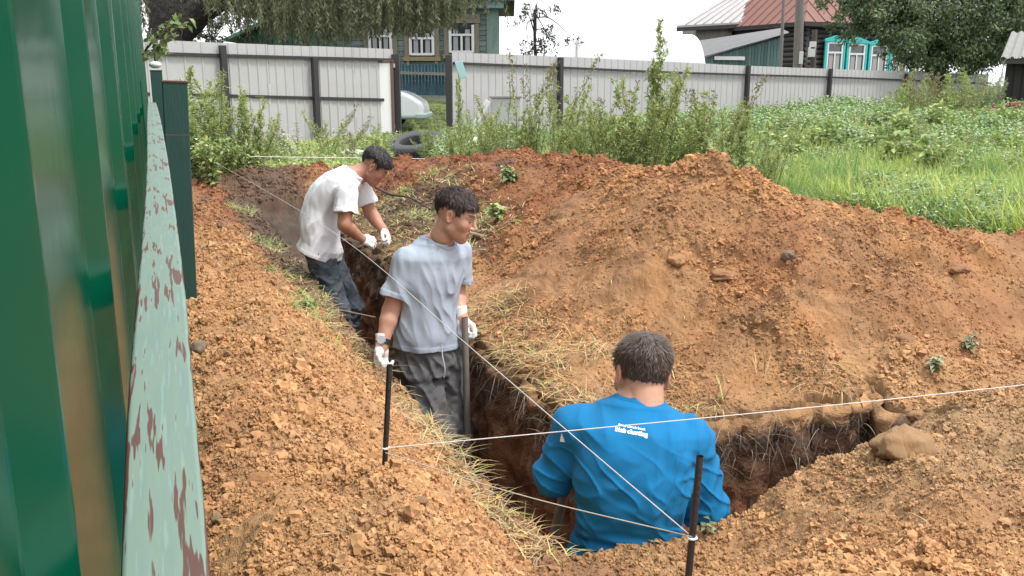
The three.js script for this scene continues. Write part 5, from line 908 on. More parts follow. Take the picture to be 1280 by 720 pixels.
// ------------------------------------------------------------------ plants
const leafMat = (tr = 0.3) => new THREE.MeshPhysicalMaterial({ color: 0xffffff, vertexColors: true, roughness: 0.92, transmission: tr, thickness: 0, side: THREE.DoubleSide });
const leafM = leafMat(0.42), leafDull = std(0xffffff, 0.8, { vertexColors: true, side: THREE.DoubleSide });
class Leaves { // many small faces gathered into one geometry
  constructor() { this.p = []; this.c = []; this.i = []; }
  // a lance shaped leaf from p along d, folded a little along the middle
  leaf(p, d, nrm, L, w, col, droop = 0.2) {
    const b = this.p.length / 3, s = d.clone().cross(nrm).normalize(), n = s.clone().cross(d).normalize();
    const m = p.clone().addScaledVector(d, L * 0.45).addScaledVector(n, L * 0.05), e = p.clone().addScaledVector(d, L).addScaledVector(n, -L * droop);
    const a = m.clone().addScaledVector(s, w / 2).addScaledVector(n, w * 0.15), c = m.clone().addScaledVector(s, -w / 2).addScaledVector(n, w * 0.15);
    for (const q of [p, a, m, c, e]) { this.p.push(q.x, q.y, q.z); this.c.push(...col); }
    this.i.push(b, b + 1, b + 2, b, b + 2, b + 3, b + 1, b + 4, b + 2, b + 2, b + 4, b + 3);
  }
  // a bent blade
  blade(p, dir, L, w, col, bend, col2 = col, n = 4) {
    const side = V(-dir.z, 0, dir.x); if (side.lengthSq() < 1e-6) side.set(1, 0, 0); side.normalize(); const b0 = this.p.length / 3, q = p.clone(), d = dir.clone().normalize();
    for (let k = 0; k <= n; k++) { const t = k / n, ww = w * (1 - t * t) * 0.5 + 0.0002; this.p.push(q.x - side.x * ww, q.y - side.y * ww, q.z - side.z * ww, q.x + side.x * ww, q.y + side.y * ww, q.z + side.z * ww); const c = lerp3(col, col2, t); this.c.push(...c, ...c); if (k) { const b = b0 + k * 2; this.i.push(b - 2, b - 1, b, b - 1, b + 1, b); } q.addScaledVector(d, L / n); d.x += dir.x * bend * 0.3; d.z += dir.z * bend * 0.3; d.y -= bend / n * 1.2; d.normalize(); }
  }
  stick(a, b, r0, r1, col) { const d = b.clone().sub(a).normalize(), x = d.clone().cross(Math.abs(d.y) > 0.9 ? V(1, 0, 0) : V(0, 1, 0)).normalize(), y = d.clone().cross(x), k0 = this.p.length / 3; for (let k = 0; k < 3; k++) { const an = k * 2.094, o = x.clone().multiplyScalar(Math.cos(an)).addScaledVector(y, Math.sin(an)); this.p.push(a.x + o.x * r0, a.y + o.y * r0, a.z + o.z * r0, b.x + o.x * r1, b.y + o.y * r1, b.z + o.z * r1); this.c.push(...col, ...col); } for (let k = 0; k < 3; k++) { const p = k0 + k * 2, q = k0 + ((k + 1) % 3) * 2; this.i.push(p, q, p + 1, q, q + 1, p + 1); } }
  geo() { return geoFrom(this.p, this.i, null, this.c); }
}
const rdir = (r, up = 0) => { const a = r() * 6.283, y = RR(-1, 1, r); const q = Math.sqrt(1 - y * y); return V(Math.cos(a) * q, y + up, Math.sin(a) * q).normalize(); };
const tint = (c, r, k = 0.3) => { const f = 1 + RR(-k, k, r), g = RR(-0.1, 0.1, r); return [c[0] * f * (1 + g), c[1] * f, c[2] * f * (1 - g)]; };
const GR = { grass: [0.21, 0.345, 0.066], grassY: [0.31, 0.44, 0.11], weed: [0.215, 0.305, 0.08], weedY: [0.37, 0.42, 0.13], dark: [0.045, 0.075, 0.025], pale: [0.30, 0.36, 0.20], straw: [0.47, 0.34, 0.165], seed: [0.20, 0.165, 0.075], willow: [0.14, 0.155, 0.07], stem: [0.14, 0.16, 0.06] };
// weeds of height 1, scaled when placed; each is a stem part and a foliage part
function weedProto(kind, seed) {
  const r = mulberry(seed), st = new Leaves(), lf = new Leaves(), bare = kind === 'seed';
  const fea = kind === 'feather', stems = kind === 'bushy' ? 6 : fea ? 5 : kind === 'plume' ? 6 : kind === 'seed' ? 3 : kind === 'leafy' ? 5 : 2;
  for (let m = 0; m < stems; m++) {
    const lean = V(RR(-1, 1, r), 0, RR(-1, 1, r)).multiplyScalar(stems > 2 ? 0.26 : 0.07), H = m ? RR(0.6, 0.95, r) : 1, pts = [];
    for (let k = 0; k <= 8; k++) { const t = k / 8; pts.push(V(lean.x * t * (1 + t) * 0.6 + 0.015 * N2(t * 3, seed + m), H * t, lean.z * t * (1 + t) * 0.6 + 0.015 * N2(t * 3 + 9, seed + m))); }
    for (let k = 0; k < 8; k++) st.stick(pts[k], pts[k + 1], 0.007 * (1 - k / 9), 0.007 * (1 - (k + 1) / 9), tint(GR.stem, r, 0.15));
    const P = (t) => { const f = clamp(t) * 8, i = Math.min(7, Math.floor(f)); return pts[i].clone().lerp(pts[i + 1], f - i); };
    const nb = kind === 'cone' ? 46 : kind === 'seed' ? 15 : kind === 'plume' || fea ? 30 : 22;
    for (let b = 0; b < nb; b++) {
      const t = bare ? RR(0.15, 1, r) : Math.pow((b + r()) / nb, 0.85), o = P(t), a = r() * 6.283;
      let bl = kind === 'cone' ? 0.24 * (1 - t * 0.86) * RR(0.5, 1.1, r) : kind === 'seed' ? 0.07 * (1.1 - t) : kind === 'plume' || fea ? 0.2 * (1 - t * 0.6) * RR(0.5, 1, r) : kind === 'leafy' ? 0.1 : 0.2 * (1 - t * 0.65) * RR(0.5, 1, r);
      const d = V(Math.cos(a), kind === 'plume' || fea ? 1.5 : kind === 'cone' ? 0.9 : 0.7, Math.sin(a)).normalize(), e = o.clone().addScaledVector(d, bl);
      st.stick(o, e, 0.0024, 0.001, tint(GR.stem, r, 0.2));
      const nl = kind === 'seed' ? 3 : kind === 'leafy' ? 3 : 11;
      for (let k = 0; k < nl; k++) { const q = o.clone().lerp(e, RR(0.15, 1.05, r)), ld = rdir(r, 0.35), L = kind === 'leafy' ? RR(0.1, 0.19, r) : kind === 'plume' || fea ? RR(0.022, 0.05, r) : RR(0.034, 0.075, r) * (1.15 - t * 0.5); lf.leaf(q, ld, rdir(r, 0.8), L, L * (kind === 'leafy' ? 0.42 : kind === 'plume' || fea ? 0.18 : 0.3), tint(kind === 'plume' ? GR.pale : r() < (fea ? 0.6 : 0.35) ? GR.weedY : GR.weed, r, 0.35), 0.25); }
      if (kind === 'cone' && t > 0.3 || kind === 'bushy' && t > 0.55) for (let k = 0; k < 4; k++) lf.leaf(o.clone().lerp(e, RR(0.4, 1.1, r)), rdir(r, 0.6), rdir(r), 0.02, 0.011, tint(GR.weedY, r, 0.3), 0);
    }
    if (kind === 'seed') for (let k = 0; k < 130; k++) { const t = RR(0.62, 1.02, r), o = P(t), w = 0.035 * (1.1 - Math.abs(t - 0.8) * 2); lf.leaf(o.add(V(RR(-w, w, r), 0, RR(-w, w, r))), rdir(r, 0.9), rdir(r), 0.026, 0.011, tint(GR.seed, r, 0.35), 0); }
    else if (kind !== 'leafy') for (let k = 0; k < 26; k++) lf.leaf(P(RR(0.8, 1.0, r)), rdir(r, 1.2), rdir(r), 0.03, 0.011, tint(GR.weedY, r, 0.25), 0.1);
  }
  return [st.geo(), lf.geo()];
}
const protos = {}; for (const [k, n] of [['cone', 3], ['bushy', 4], ['seed', 3], ['plume', 2], ['feather', 4], ['leafy', 3]]) protos[k] = Array.from({ length: n }, (_, i) => weedProto(k, 100 + i * 17 + k.length));
const made = {};
const rw = mulberry(99);
function weed(kind, px, Z, topPy, label, group, wide = 1) {
  const x = at(px, 200, Z).x, gy = groundY(x, -Z), top = at(px, topPy, Z).y, h = Math.max(0.12, top - gy), key = kind + Math.floor(rw() * protos[kind].length);
  let o = made[key];
  if (!o) { const [a, b] = protos[kind][+key.slice(kind.length)]; o = new THREE.Group(); part(o, 'stem', a, leafDull, false); part(o, 'foliage', b, leafM, false); made[key] = o; } else o = o.clone();
  o.name = numbered(kind === 'leafy' ? 'leafy_plant' : 'weed'); o.position.set(x, gy - 0.02, -Z); o.rotation.y = rw() * 6.283; o.scale.set(h * wide, h, h * wide); o.userData = {};
  scene.add(o); return tag(o, label, 'weed', group);
}
// single weeds that stand out
weed('cone', 822, 9.3, 30, 'tallest weed, a narrow green cone rising above the long grey fence', null, 0.75);
weed('cone', 577, 9.35, 92, 'slim pale weed growing out of the soil right of the tyre', null, 0.5);
weed('seed', 651, 10.3, 62, 'tall thin weed before the first right fence bay, left of a leaning one', null, 0.8);
weed('seed', 688, 10.0, 68, 'tall weed leaning right before the fence post behind the heap', null, 0.9);
weed('seed', 668, 10.8, 78, 'thin seed stalk between two taller weeds in front of the right fence', null, 0.8);
weed('seed', 757, 9.6, 100, 'dark seed stalk left of the tallest green weed', null, 0.7);
weed('seed', 868, 9.0, 96, 'reddish seed head just right of the tallest green weed', null, 0.9);
weed('seed', 895, 9.0, 92, 'pair of pale seed heads above the crest of the right heap', null, 1.0);
weed('bushy', 566, 9.2, 152, 'bright bushy weed with pale leaves on the red soil beside the tyre', null, 1.1);
weed('plume', 1238, 23, 76, 'whitish feathery weed at the end of the grey fence by the dark shed', null, 0.8);
weed('plume', 1222, 22.4, 98, 'lower pale feathery weed leaning before the end of the fence', null, 0.9);
// the belt of weeds behind the heap
for (const [px, Z, ty] of [[590, 11.5, 150], [612, 10.8, 142], [630, 10.2, 128], [648, 9.6, 140], [668, 9.8, 122], [690, 9.4, 135], [706, 10, 120], [722, 9, 142], [740, 9.6, 132], [757, 9, 138], [775, 8.8, 122], [792, 9, 112], [806, 8.7, 100], [836, 8.8, 104], [850, 9.1, 122], [868, 8.8, 128], [885, 8.4, 138], [905, 8.6, 140], [925, 8.3, 150], [945, 8.6, 158], [600, 12.5, 140], [966, 8.5, 176], [605, 9.2, 165]]) weed(['feather', 'bushy', 'feather', 'cone'][Math.floor(rw() * 4)], px, Z, ty - 14, 'green bushy weed in the belt behind the big soil heap', 'weeds in the belt behind the right heap', 1.05);
for (const [px, Z, ty] of [[880, 8.8, 112], [918, 9.4, 128], [938, 9, 140], [715, 10.8, 108], [735, 10.2, 110], [618, 11, 118]]) weed('seed', px, Z, ty, 'thin brownish seed stalk rising out of the weed belt', 'seed stalks in the weed belt', 0.9);
// left clump beside the green post and the low belt under the left fence
for (const [px, Z, ty] of [[236, 10.6, 95], [250, 10.2, 108], [262, 10.6, 122], [278, 10.3, 100], [292, 10.8, 112], [306, 10.6, 126], [316, 11.2, 110], [240, 9.7, 135], [268, 9.9, 140], [325, 11, 148]]) weed(['feather', 'bushy', 'cone'][Math.floor(rw() * 3)], px, Z, ty - 10, 'yellowish green weed in the clump right of the dark green post', 'weeds in the clump by the green post', 1.15);
for (const [px, Z, ty] of [[244, 9.6, 168], [262, 9.5, 176], [285, 9.8, 172], [300, 10.1, 178], [232, 9.6, 160], [318, 10.6, 176]]) weed('leafy', px, Z, ty, 'broad leaved plant at the foot of the left weed clump', 'broad leaved plants under the left clump', 1.3);
for (const [px, Z, ty] of [[342, 13, 146], [358, 13.4, 152], [372, 13, 158], [402, 13.5, 134], [412, 13, 142], [428, 13.4, 148], [446, 13.2, 156], [462, 13.8, 160], [344, 12, 168], [390, 12.2, 172], [476, 14, 158], [436, 12.4, 168], [330, 12, 160], [542, 14.5, 150], [530, 14.2, 162]]) weed(['feather', 'bushy', 'seed'][Math.floor(rw() * 3)], px, Z, ty - 4, 'small weed in the low belt along the left grey fence', 'weeds along the left grey fence', 1.35);
// stand of mugwort before the far right fence
for (const [px, Z, ty] of [[1122, 22, 88], [1134, 21.5, 80], [1146, 22, 86], [1158, 21.5, 92], [1168, 22, 84], [1180, 21.6, 90], [1192, 22, 86], [1204, 21.8, 96], [1214, 22.5, 88], [1128, 21, 104], [1152, 20.8, 106], [1176, 20.8, 108], [1198, 21, 110], [1126, 19.5, 100], [1142, 19.5, 96], [1160, 19.2, 98], [1178, 19.4, 94], [1194, 19.3, 100], [1210, 19.6, 102]]) weed(rw() < 0.6 ? 'seed' : 'bushy', px, Z, ty, 'olive weed in the dense stand before the far end of the right fence', 'weeds in the stand by the far fence end', 1.2);
for (let k = 0; k < 46; k++) { const Z = 10.5 + 7.5 * rw(), px = 930 + 350 * rw() + (Z < 12 ? 40 : 0), p = at(px, 200, Z), gy = groundY(p.x, -Z), ty = 106 + (EYE - gy - RR(0.4, 0.7, rw)) / Z * 1108; if (toST(p.x, -Z)[1] > 4.6 && fenceDist(p.x, Z) < -1) weed(rw() < 0.75 ? 'leafy' : 'bushy', px, Z, ty, 'bright leafy weed clump standing in the meadow right of the heap', 'leafy clumps in the meadow', 1.5); }
// ------------------------------------------------------------------ grass and low cover
function scatter(name, label, geos, mat, spots, cat = 'grass') {
  const root = thing(name, label, cat); root.userData.kind = 'stuff';
  const M = new THREE.Matrix4(), Q = new THREE.Quaternion();
  geos.forEach((g, k) => { const list = spots.filter((_, i) => i % geos.length === k), im = sh(new THREE.InstancedMesh(g, mat, list.length)); im.name = 'tufts'; im.userData.kind = 'stuff'; list.forEach(([x, y, z, s, c, hy], i) => { M.compose(V(x, y, z), Q.setFromAxisAngle(V(0, 1, 0), (x * 37 + z * 91) % 6.283), V(s, s * (hy ?? 1), s)); im.setMatrixAt(i, M); im.setColorAt(i, C(...c)); }); root.add(im); });
}
const grassTuft = (seed, n, L, w, c1, c2, spread, bend) => { const r = mulberry(seed), l = new Leaves(); for (let k = 0; k < n; k++) { const a = r() * 6.283, d = V(Math.cos(a) * RR(0.1, 0.55, r), 1, Math.sin(a) * RR(0.1, 0.55, r)); l.blade(V(RR(-spread, spread, r), -0.02, RR(-spread, spread, r)), d, L * RR(0.5, 1.15, r), w * RR(0.7, 1.3, r), tint(c1, r, 0.25), bend * RR(0.4, 1.5, r), tint(c2, r, 0.2)); } return l.geo(); };
const leafTuft = (seed, n, L, c) => { const r = mulberry(seed), l = new Leaves(); for (let k = 0; k < n; k++) { const a = r() * 6.283, h = RR(0.02, 0.3, r), q = V(Math.cos(a) * RR(0, 0.16, r), h, Math.sin(a) * RR(0, 0.16, r)); l.leaf(q, V(Math.cos(a), RR(0.0, 0.9, r), Math.sin(a)).normalize(), V(0, 1, 0).add(rdir(r).multiplyScalar(0.5)), L * RR(0.6, 1.2, r), L * 0.42, tint(c, r, 0.3), 0.3); if (k % 3 === 0) l.stick(V(q.x * 0.2, -0.02, q.z * 0.2), q, 0.003, 0.002, GR.stem); } return l.geo(); };
{
  const r = mulberry(321), g = [], leafy = [], low = [];
  const inTrench = (x, z) => { const [s, t] = toST(x, z); return s < 12 && s > -1 && (soilAmount(s, t) > 0.25 || pit(s, t) > -0.05) && t < 6.2 && t > -0.5; };
  // meadow at the right: even over the picture, thinning with distance
  for (let k = 0; k < 90000 && g.length < 19000; k++) { const Z = 4.2 * Math.pow(8, Math.pow(r(), 0.8)), x = Z * RR(0.04, 0.66, r); if (fenceDist(x, Z) > -0.15 || inTrench(x, -Z)) continue; const [s, t] = toST(x, -Z); if (t < 3.4) continue; const patch = N2(x * 0.55, Z * 0.55), b = sstep(-0.6, 0.7, patch), leafZone = sstep(11.5, 14, Z); if (leafZone > 0.3 && r() < 0.45) continue; g.push([x, groundY(x, -Z), -Z, RR(0.75, 1.25, r) * (0.95 + 0.012 * Z), r() < 0.07 ? [2.2, 1.35, 1.8] : [mix(0.72, 1.4, b), mix(0.8, 1.22, b), mix(0.9, 1.2, b)], RR(0.7, 1.15, r) * (1 + 0.4 * N2(x * 1.3, Z * 1.3 + 40))]); }
  for (let k = 0; k < 60000 && leafy.length < 8500; k++) { const Z = RR(7, 27, r), x = Z * RR(-0.08, 0.62, r); if (fenceDist(x, Z) > -0.2 || inTrench(x, -Z)) continue; const [s, t] = toST(x, -Z), m = N2(x * 0.35 + 7, Z * 0.35); if (t < 3.3 || (m < (Z < 11 ? 0.35 : Z < 14 ? 0.1 : -0.25))) continue; leafy.push([x, groundY(x, -Z), -Z, RR(0.9, 1.5, r) * (0.45 + 0.04 * Z), [RR(0.75, 1.15, r), RR(0.8, 1.15, r), 1], RR(0.65, 1.15, r)]); }
  for (let k = 0; k < 60000 && low.length < 7000; k++) { const Z = RR(9.2, 19.5, r), x = Z * RR(-0.42, -0.04, r); const fd = fenceDist(x, Z); if (fd > -0.1 || inTrench(x, -Z)) continue; if (Z > 10.5 && Z < 16.6 && Math.abs(x / Z + 0.111) < 0.034) continue; low.push([x, groundY(x, -Z), -Z, RR(0.7, 1.35, r), [RR(0.75, 1.2, r), RR(0.85, 1.15, r), 1], RR(0.6, 1.1, r)]); }
  for (let k = 0; k < 900; k++) { const Z = RR(20.5, 25, r), x = Z * RR(-0.14, -0.06, r); low.push([x, terrain(x, -Z), -Z, 0.6, [1, 1.05, 1], 0.5]); }
  scatter('meadow_grass', 'tall bright green grass of the meadow right of the heap', [1, 2, 3].map((k) => grassTuft(k, 17, 0.37, 0.012, GR.grass, GR.grassY, 0.1, [0.7, 1.3, 1.9][k - 1])), leafM, g);
  scatter('ground_cover', 'leafy nettles and low weeds over the yard before the right fence', [1, 2, 3].map((k) => leafTuft(k + 20, 40, 0.075, [0.18, 0.27, 0.065])), leafM, leafy, 'ground cover');
  scatter('weedy_grass', 'mixed low grass and herbs under the left fence and in the gate gap', [...[1, 2].map((k) => leafTuft(k + 40, 24, 0.075, GR.weedY)), grassTuft(9, 18, 0.4, 0.01, GR.weed, GR.grassY, 0.1, 0.8)], leafM, low);
  const fl = []; for (let k = 0; k < 170; k++) { const c = [[362, 12.6, 178], [352, 13, 168], [318, 11.2, 172], [430, 13, 170], [580, 13, 172]][Math.min(4, Math.floor(Math.pow(r(), 2) * 5))], p = at(c[0] + RR(-16, 16, r), c[2] + RR(-12, 14, r), c[1]); fl.push([p.x, p.y, p.z + RR(-0.2, 0.2, r), RR(0.7, 1.2, r), [1, 1, 1]]); }
  for (let k = 0; k < 150; k++) { const Z = RR(9, 18, r), x = Z * RR(0.15, 0.55, r); if (inTrench(x, -Z) || fenceDist(x, Z) > -0.5) continue; fl.push([x, groundY(x, -Z) + RR(0.3, 0.5, r), -Z, RR(0.5, 0.9, r), [0.9, 0.9, 0.8]]); }
  const fg = new Leaves(); for (let k = 0; k < 7; k++) { const a = k / 7 * 6.283; fg.leaf(V(0, 0, 0), V(Math.cos(a), 0.5, Math.sin(a)).normalize(), V(0, 1, 0), 0.028, 0.017, [0.72, 0.72, 0.7], 0); }
  scatter('white_flowers', 'tiny white flower heads scattered through the weeds', [fg.geo()], leafDull, fl, 'flowers');
}
// ------------------------------------------------------------------ dry straw and turf along the trench
{
  const r = mulberry(515), dry = new Leaves(), turf = new Leaves(), roots = new Leaves();
  const strawCol = () => tint(r() < 0.1 ? GR.weedY : r() < 0.35 ? [0.28, 0.2, 0.12] : GR.straw, r, 0.3);
  const put = (L, s, t, len, flat, col, over = 0, w = 0.0035) => { const y = heightAt(s, t), a = r() * 6.283, d = W(Math.cos(a), Math.sin(a), 0); d.y = flat; if (over) d.add(W(0, over, 0)); L.blade(W(s, t, y + 0.004), d.normalize(), len, w, col, RR(0.2, 1.0, r), lerp3(col, [col[0] * 1.2, col[1] * 1.15, col[2]], 0.7)); };
  const clump = (L, n, s, t, rs, rt, len, flat, over, colf = strawCol, w) => { for (let k = 0; k < n; k++) { const ss = s + RR(-rs, rs, r), tt = t + RR(-rt, rt, r); if (pit(ss, tt) > -0.006) continue; put(L, ss, tt, len * RR(0.4, 1.2, r), flat * RR(0.2, 1.6, r), colf(), over, w); } };
  // along the right lip, the far lip of the side trench, and the fence side
  for (let s = 2.75; s < 6.8; s += 0.012) { if (N2(s * 2.1, 71) > -0.25) clump(dry, 5, s, T_R(s) + 0.075, 0.03, 0.085, 0.13, 0.35, -0.35); }
  for (let s = 3.3; s < 4.5; s += 0.02) clump(dry, 3, s, T_R(s) + 0.17, 0.04, 0.15, 0.17, 0.35, -0.15);
  for (let t = 1.45; t < 2.7; t += 0.012) { const f = S_F(t) + 0.055; for (let k = 0; k < 3; k++) { const s = f + RR(-0.045, 0.09, r); if (pit(s, t) > -0.006 || N2(t * 3, 91) < -0.35) continue; const y = heightAt(s, t), d = W(-0.5 + RR(-0.5, 0.6, r), RR(-0.7, 0.7, r), 0); d.y = RR(0.05, 0.6, r); dry.blade(W(s, t, y), d.normalize(), RR(0.05, 0.16, r), 0.0032, strawCol(), RR(0.3, 1.4, r)); } }
  for (let s = 2.0; s < 6.6; s += 0.012) { const k = s < 3.2 ? 7 : N2(s * 1.9, 33) > -0.2 ? 3 : 1; clump(dry, k, s, T_L(s) - 0.085, 0.03, 0.075, s < 3.2 ? 0.11 : 0.09, 0.3, 0.12, undefined, 0.0032); }
  for (const [px, py, n] of [[560, 560, 160], [590, 590, 90], [505, 470, 90], [470, 450, 60], [640, 420, 120], [665, 440, 80], [745, 480, 70], [820, 490, 50]]) { const q = at(px, py, 1), k = -EYE / (q.y - EYE), x = q.x * k, z = q.z * k, [s, t] = toST(x, z); clump(dry, n, s, t, 0.09, 0.07, 0.14, 0.5, t < 1.2 ? 0.3 : -0.2); }
  for (const [s, t, h] of [[2.92, 1.62, 0.2], [2.95, 1.55, 0.17], [2.85, 2.02, 0.16], [2.9, 2.26, 0.13], [3.0, 1.72, 0.12]]) for (let k = 0; k < 9; k++) put(dry, s + RR(-0.03, 0.03, r), t + RR(-0.03, 0.03, r), h * RR(0.5, 1.1, r), RR(1.2, 4, r), strawCol(), 0, 0.004);
  // green tufts: by the bending man, on the sods, on the left edge
  const gcol = () => tint(r() < 0.4 ? GR.grassY : GR.weed, r, 0.3);
  for (const [px, py, n, len] of [[385, 388, 60, 0.14], [420, 425, 30, 0.09], [500, 260, 120, 0.13], [470, 240, 60, 0.12], [540, 255, 90, 0.12], [515, 285, 70, 0.1], [355, 330, 60, 0.12], [300, 250, 110, 0.14], [330, 290, 90, 0.12], [275, 235, 90, 0.14], [460, 270, 50, 0.1], [395, 350, 60, 0.12], [600, 300, 70, 0.11]]) { const q = at(px, py, 1), k = -1.12 / (q.y - EYE), [s, t] = toST(q.x * k, q.z * k); clump(turf, n, s, t, 0.22, 0.12, len, 1.0, 0, gcol, 0.006); clump(dry, n, s, t, 0.28, 0.14, len, 0.35, 0, undefined, 0.006); }
  for (let k = 0; k < 2600; k++) { const s = RR(5.4, 8.0, r), t = RR(1.5, 2.6, r); if (ridge(SOD, s, t) < 0.05 || pit(s, t) > -0.01) continue; put(r() < 0.35 ? turf : dry, s, t, RR(0.05, 0.16, r), RR(0.1, 0.7, r), r() < 0.35 ? gcol() : strawCol(), 0, 0.006); }
  // odd bits of straw over the heaps
  for (let k = 0; k < 420; k++) { const s = RR(1.2, 6, r), t = RR(0.1, 3.4, r); if (pit(s, t) > -0.02) continue; put(dry, s, t, RR(0.02, 0.07, r), RR(0.02, 0.15, r), strawCol(), 0, 0.0026); }
  // roots hanging on the cut faces
  for (let k = 0; k < 800; k++) { const far = r() < 0.5, t = RR(1.46, 2.58, r), s = RR(2.8, 6.3, r), o = 0.05, p = far ? W(S_F(t) - o, t, RR(-0.16, 0.03, r)) : W(s, T_R(s) - o, RR(-0.16, 0.03, r)), d = far ? W(-0.3, RR(-0.6, 0.6, r), 0) : W(RR(-0.6, 0.6, r), -0.3, 0); d.y = RR(-0.9, 0.5, r); roots.blade(p, d.normalize(), RR(0.03, 0.15, r), 0.0018, r() < 0.22 ? tint([0.3, 0.24, 0.16], r) : tint([0.1, 0.075, 0.06], r), RR(0.8, 3.2, r)); }
  const mk = (L, nm, label, mat) => { const m = solo(nm, label, 'grass', L.geo(), mat); m.userData.kind = 'stuff'; };
  mk(dry, 'dry_grass', 'dry straw and dead grass along the lips of the trench', leafDull); mk(turf, 'turf_grass', 'green grass blades on the old turf and tipped sods', leafM); mk(roots, 'root_fibres', 'thin roots hanging out of the cut trench faces', leafDull);
}
// small plants that stand alone
function sprout(name, px, py, Z, n, L, label, col = GR.weed, cat = 'plant') {
  const r = mulberry(px * 7 + py), q = py > 380 ? onGround(px, py) : at(px, py, Z), l = new Leaves(), st = new Leaves(); { const gy = groundY(q.x, q.z); if (Math.abs(gy - q.y) < 0.5) q.y = gy; }
  for (let k = 0; k < n; k++) { const a = r() * 6.283, h = RR(0.3, 1, r), e = q.clone().add(V(Math.cos(a) * L * 0.8 * r(), L * 1.6 * h, Math.sin(a) * L * 0.8 * r())); st.stick(q, e, 0.003, 0.0016, GR.stem); for (let m = 0; m < 3; m++) l.leaf(q.clone().lerp(e, 0.6 + 0.2 * m), V(Math.cos(a + m * 2.2), RR(-0.1, 0.6, r), Math.sin(a + m * 2.2)).normalize(), V(0, 1, 0).add(rdir(r).multiplyScalar(0.4)), L * RR(0.7, 1.2, r), L * 0.5, tint(col, r, 0.3), 0.25); }
  const o = thing(name, label, cat, q); part(o, 'stem', st.geo(), leafDull); part(o, 'foliage', l.geo(), leafM);
}
sprout('seedling', 1210, 440, 3.62, 7, 0.045, 'small green seedling low on the right heap', [0.15, 0.22, 0.09]);
sprout('leafy_plant', 622, 303, 6.2, 22, 0.075, 'leafy green plant on the soil right of the grey shirted person', GR.weedY); sprout('leafy_plant', 637, 268, 6.9, 22, 0.08, 'second leafy plant higher on the soil behind the grey shirted person', GR.weed);
sprout('leafy_plant', 384, 392, 4.95, 10, 0.05, 'low green plant on the left trench edge beside the jeans', GR.grass);
sprout('leafy_plant', 884, 668, 2.2, 5, 0.028, 'tiny plant with one pale leaf beside the right steel stake', [0.22, 0.28, 0.14]); sprout('leafy_plant', 812, 680, 2.2, 4, 0.03, 'small sprout at the waist of the person in blue', GR.straw);
sprout('leafy_plant', 1170, 470, 3.45, 9, 0.04, 'withered grassy plant at the foot of the right heap', GR.pale);
{ const l = new Leaves(), q = at(268, 700, 1.55); q.y = groundY(q.x, q.z); for (const [dx, h, b] of [[0.1, 0.075, 0.4], [0.5, 0.05, 1.0], [-0.3, 0.045, 0.7]]) l.blade(q, V(dx, 1, 0.2), h, 0.006, GR.grassY, b); solo('grass_tuft', 'single grass tuft beside the rail at the lower left', 'grass', l.geo(), leafM); }
{ const tw = (pts, ra, rb, label, c) => solo('branch', label, 'branch', limb(pts, [ra, rb], 7, 24, 0.2), std(C(...c), 0.95, { bumpMap: rep(T.bark, 2), bumpScale: 0.004 }));
  tw([at(466, 232, 7.4), at(488, 243, 7.15), at(512, 247, 6.95), at(540, 263, 6.6)], 0.011, 0.006, 'dark brown branch lying on the sods behind the bending person', [0.07, 0.05, 0.04]);
  tw([at(590, 292, 6.2), at(606, 296, 6.0), at(622, 300, 5.9)], 0.014, 0.01, 'pale stick behind the face of the grey shirted person', [0.3, 0.24, 0.17]);
  tw([at(578, 232, 8.2), at(592, 226, 8.2), at(604, 222, 8.2)], 0.03, 0.02, 'short dark piece of wood on the red soil', [0.035, 0.025, 0.02]);
  tw([at(425, 388, 4.95), at(445, 392, 4.8), at(470, 397, 4.7)], 0.006, 0.004, 'thin twig sticking over the trench beside the jeans', [0.2, 0.15, 0.1]); }
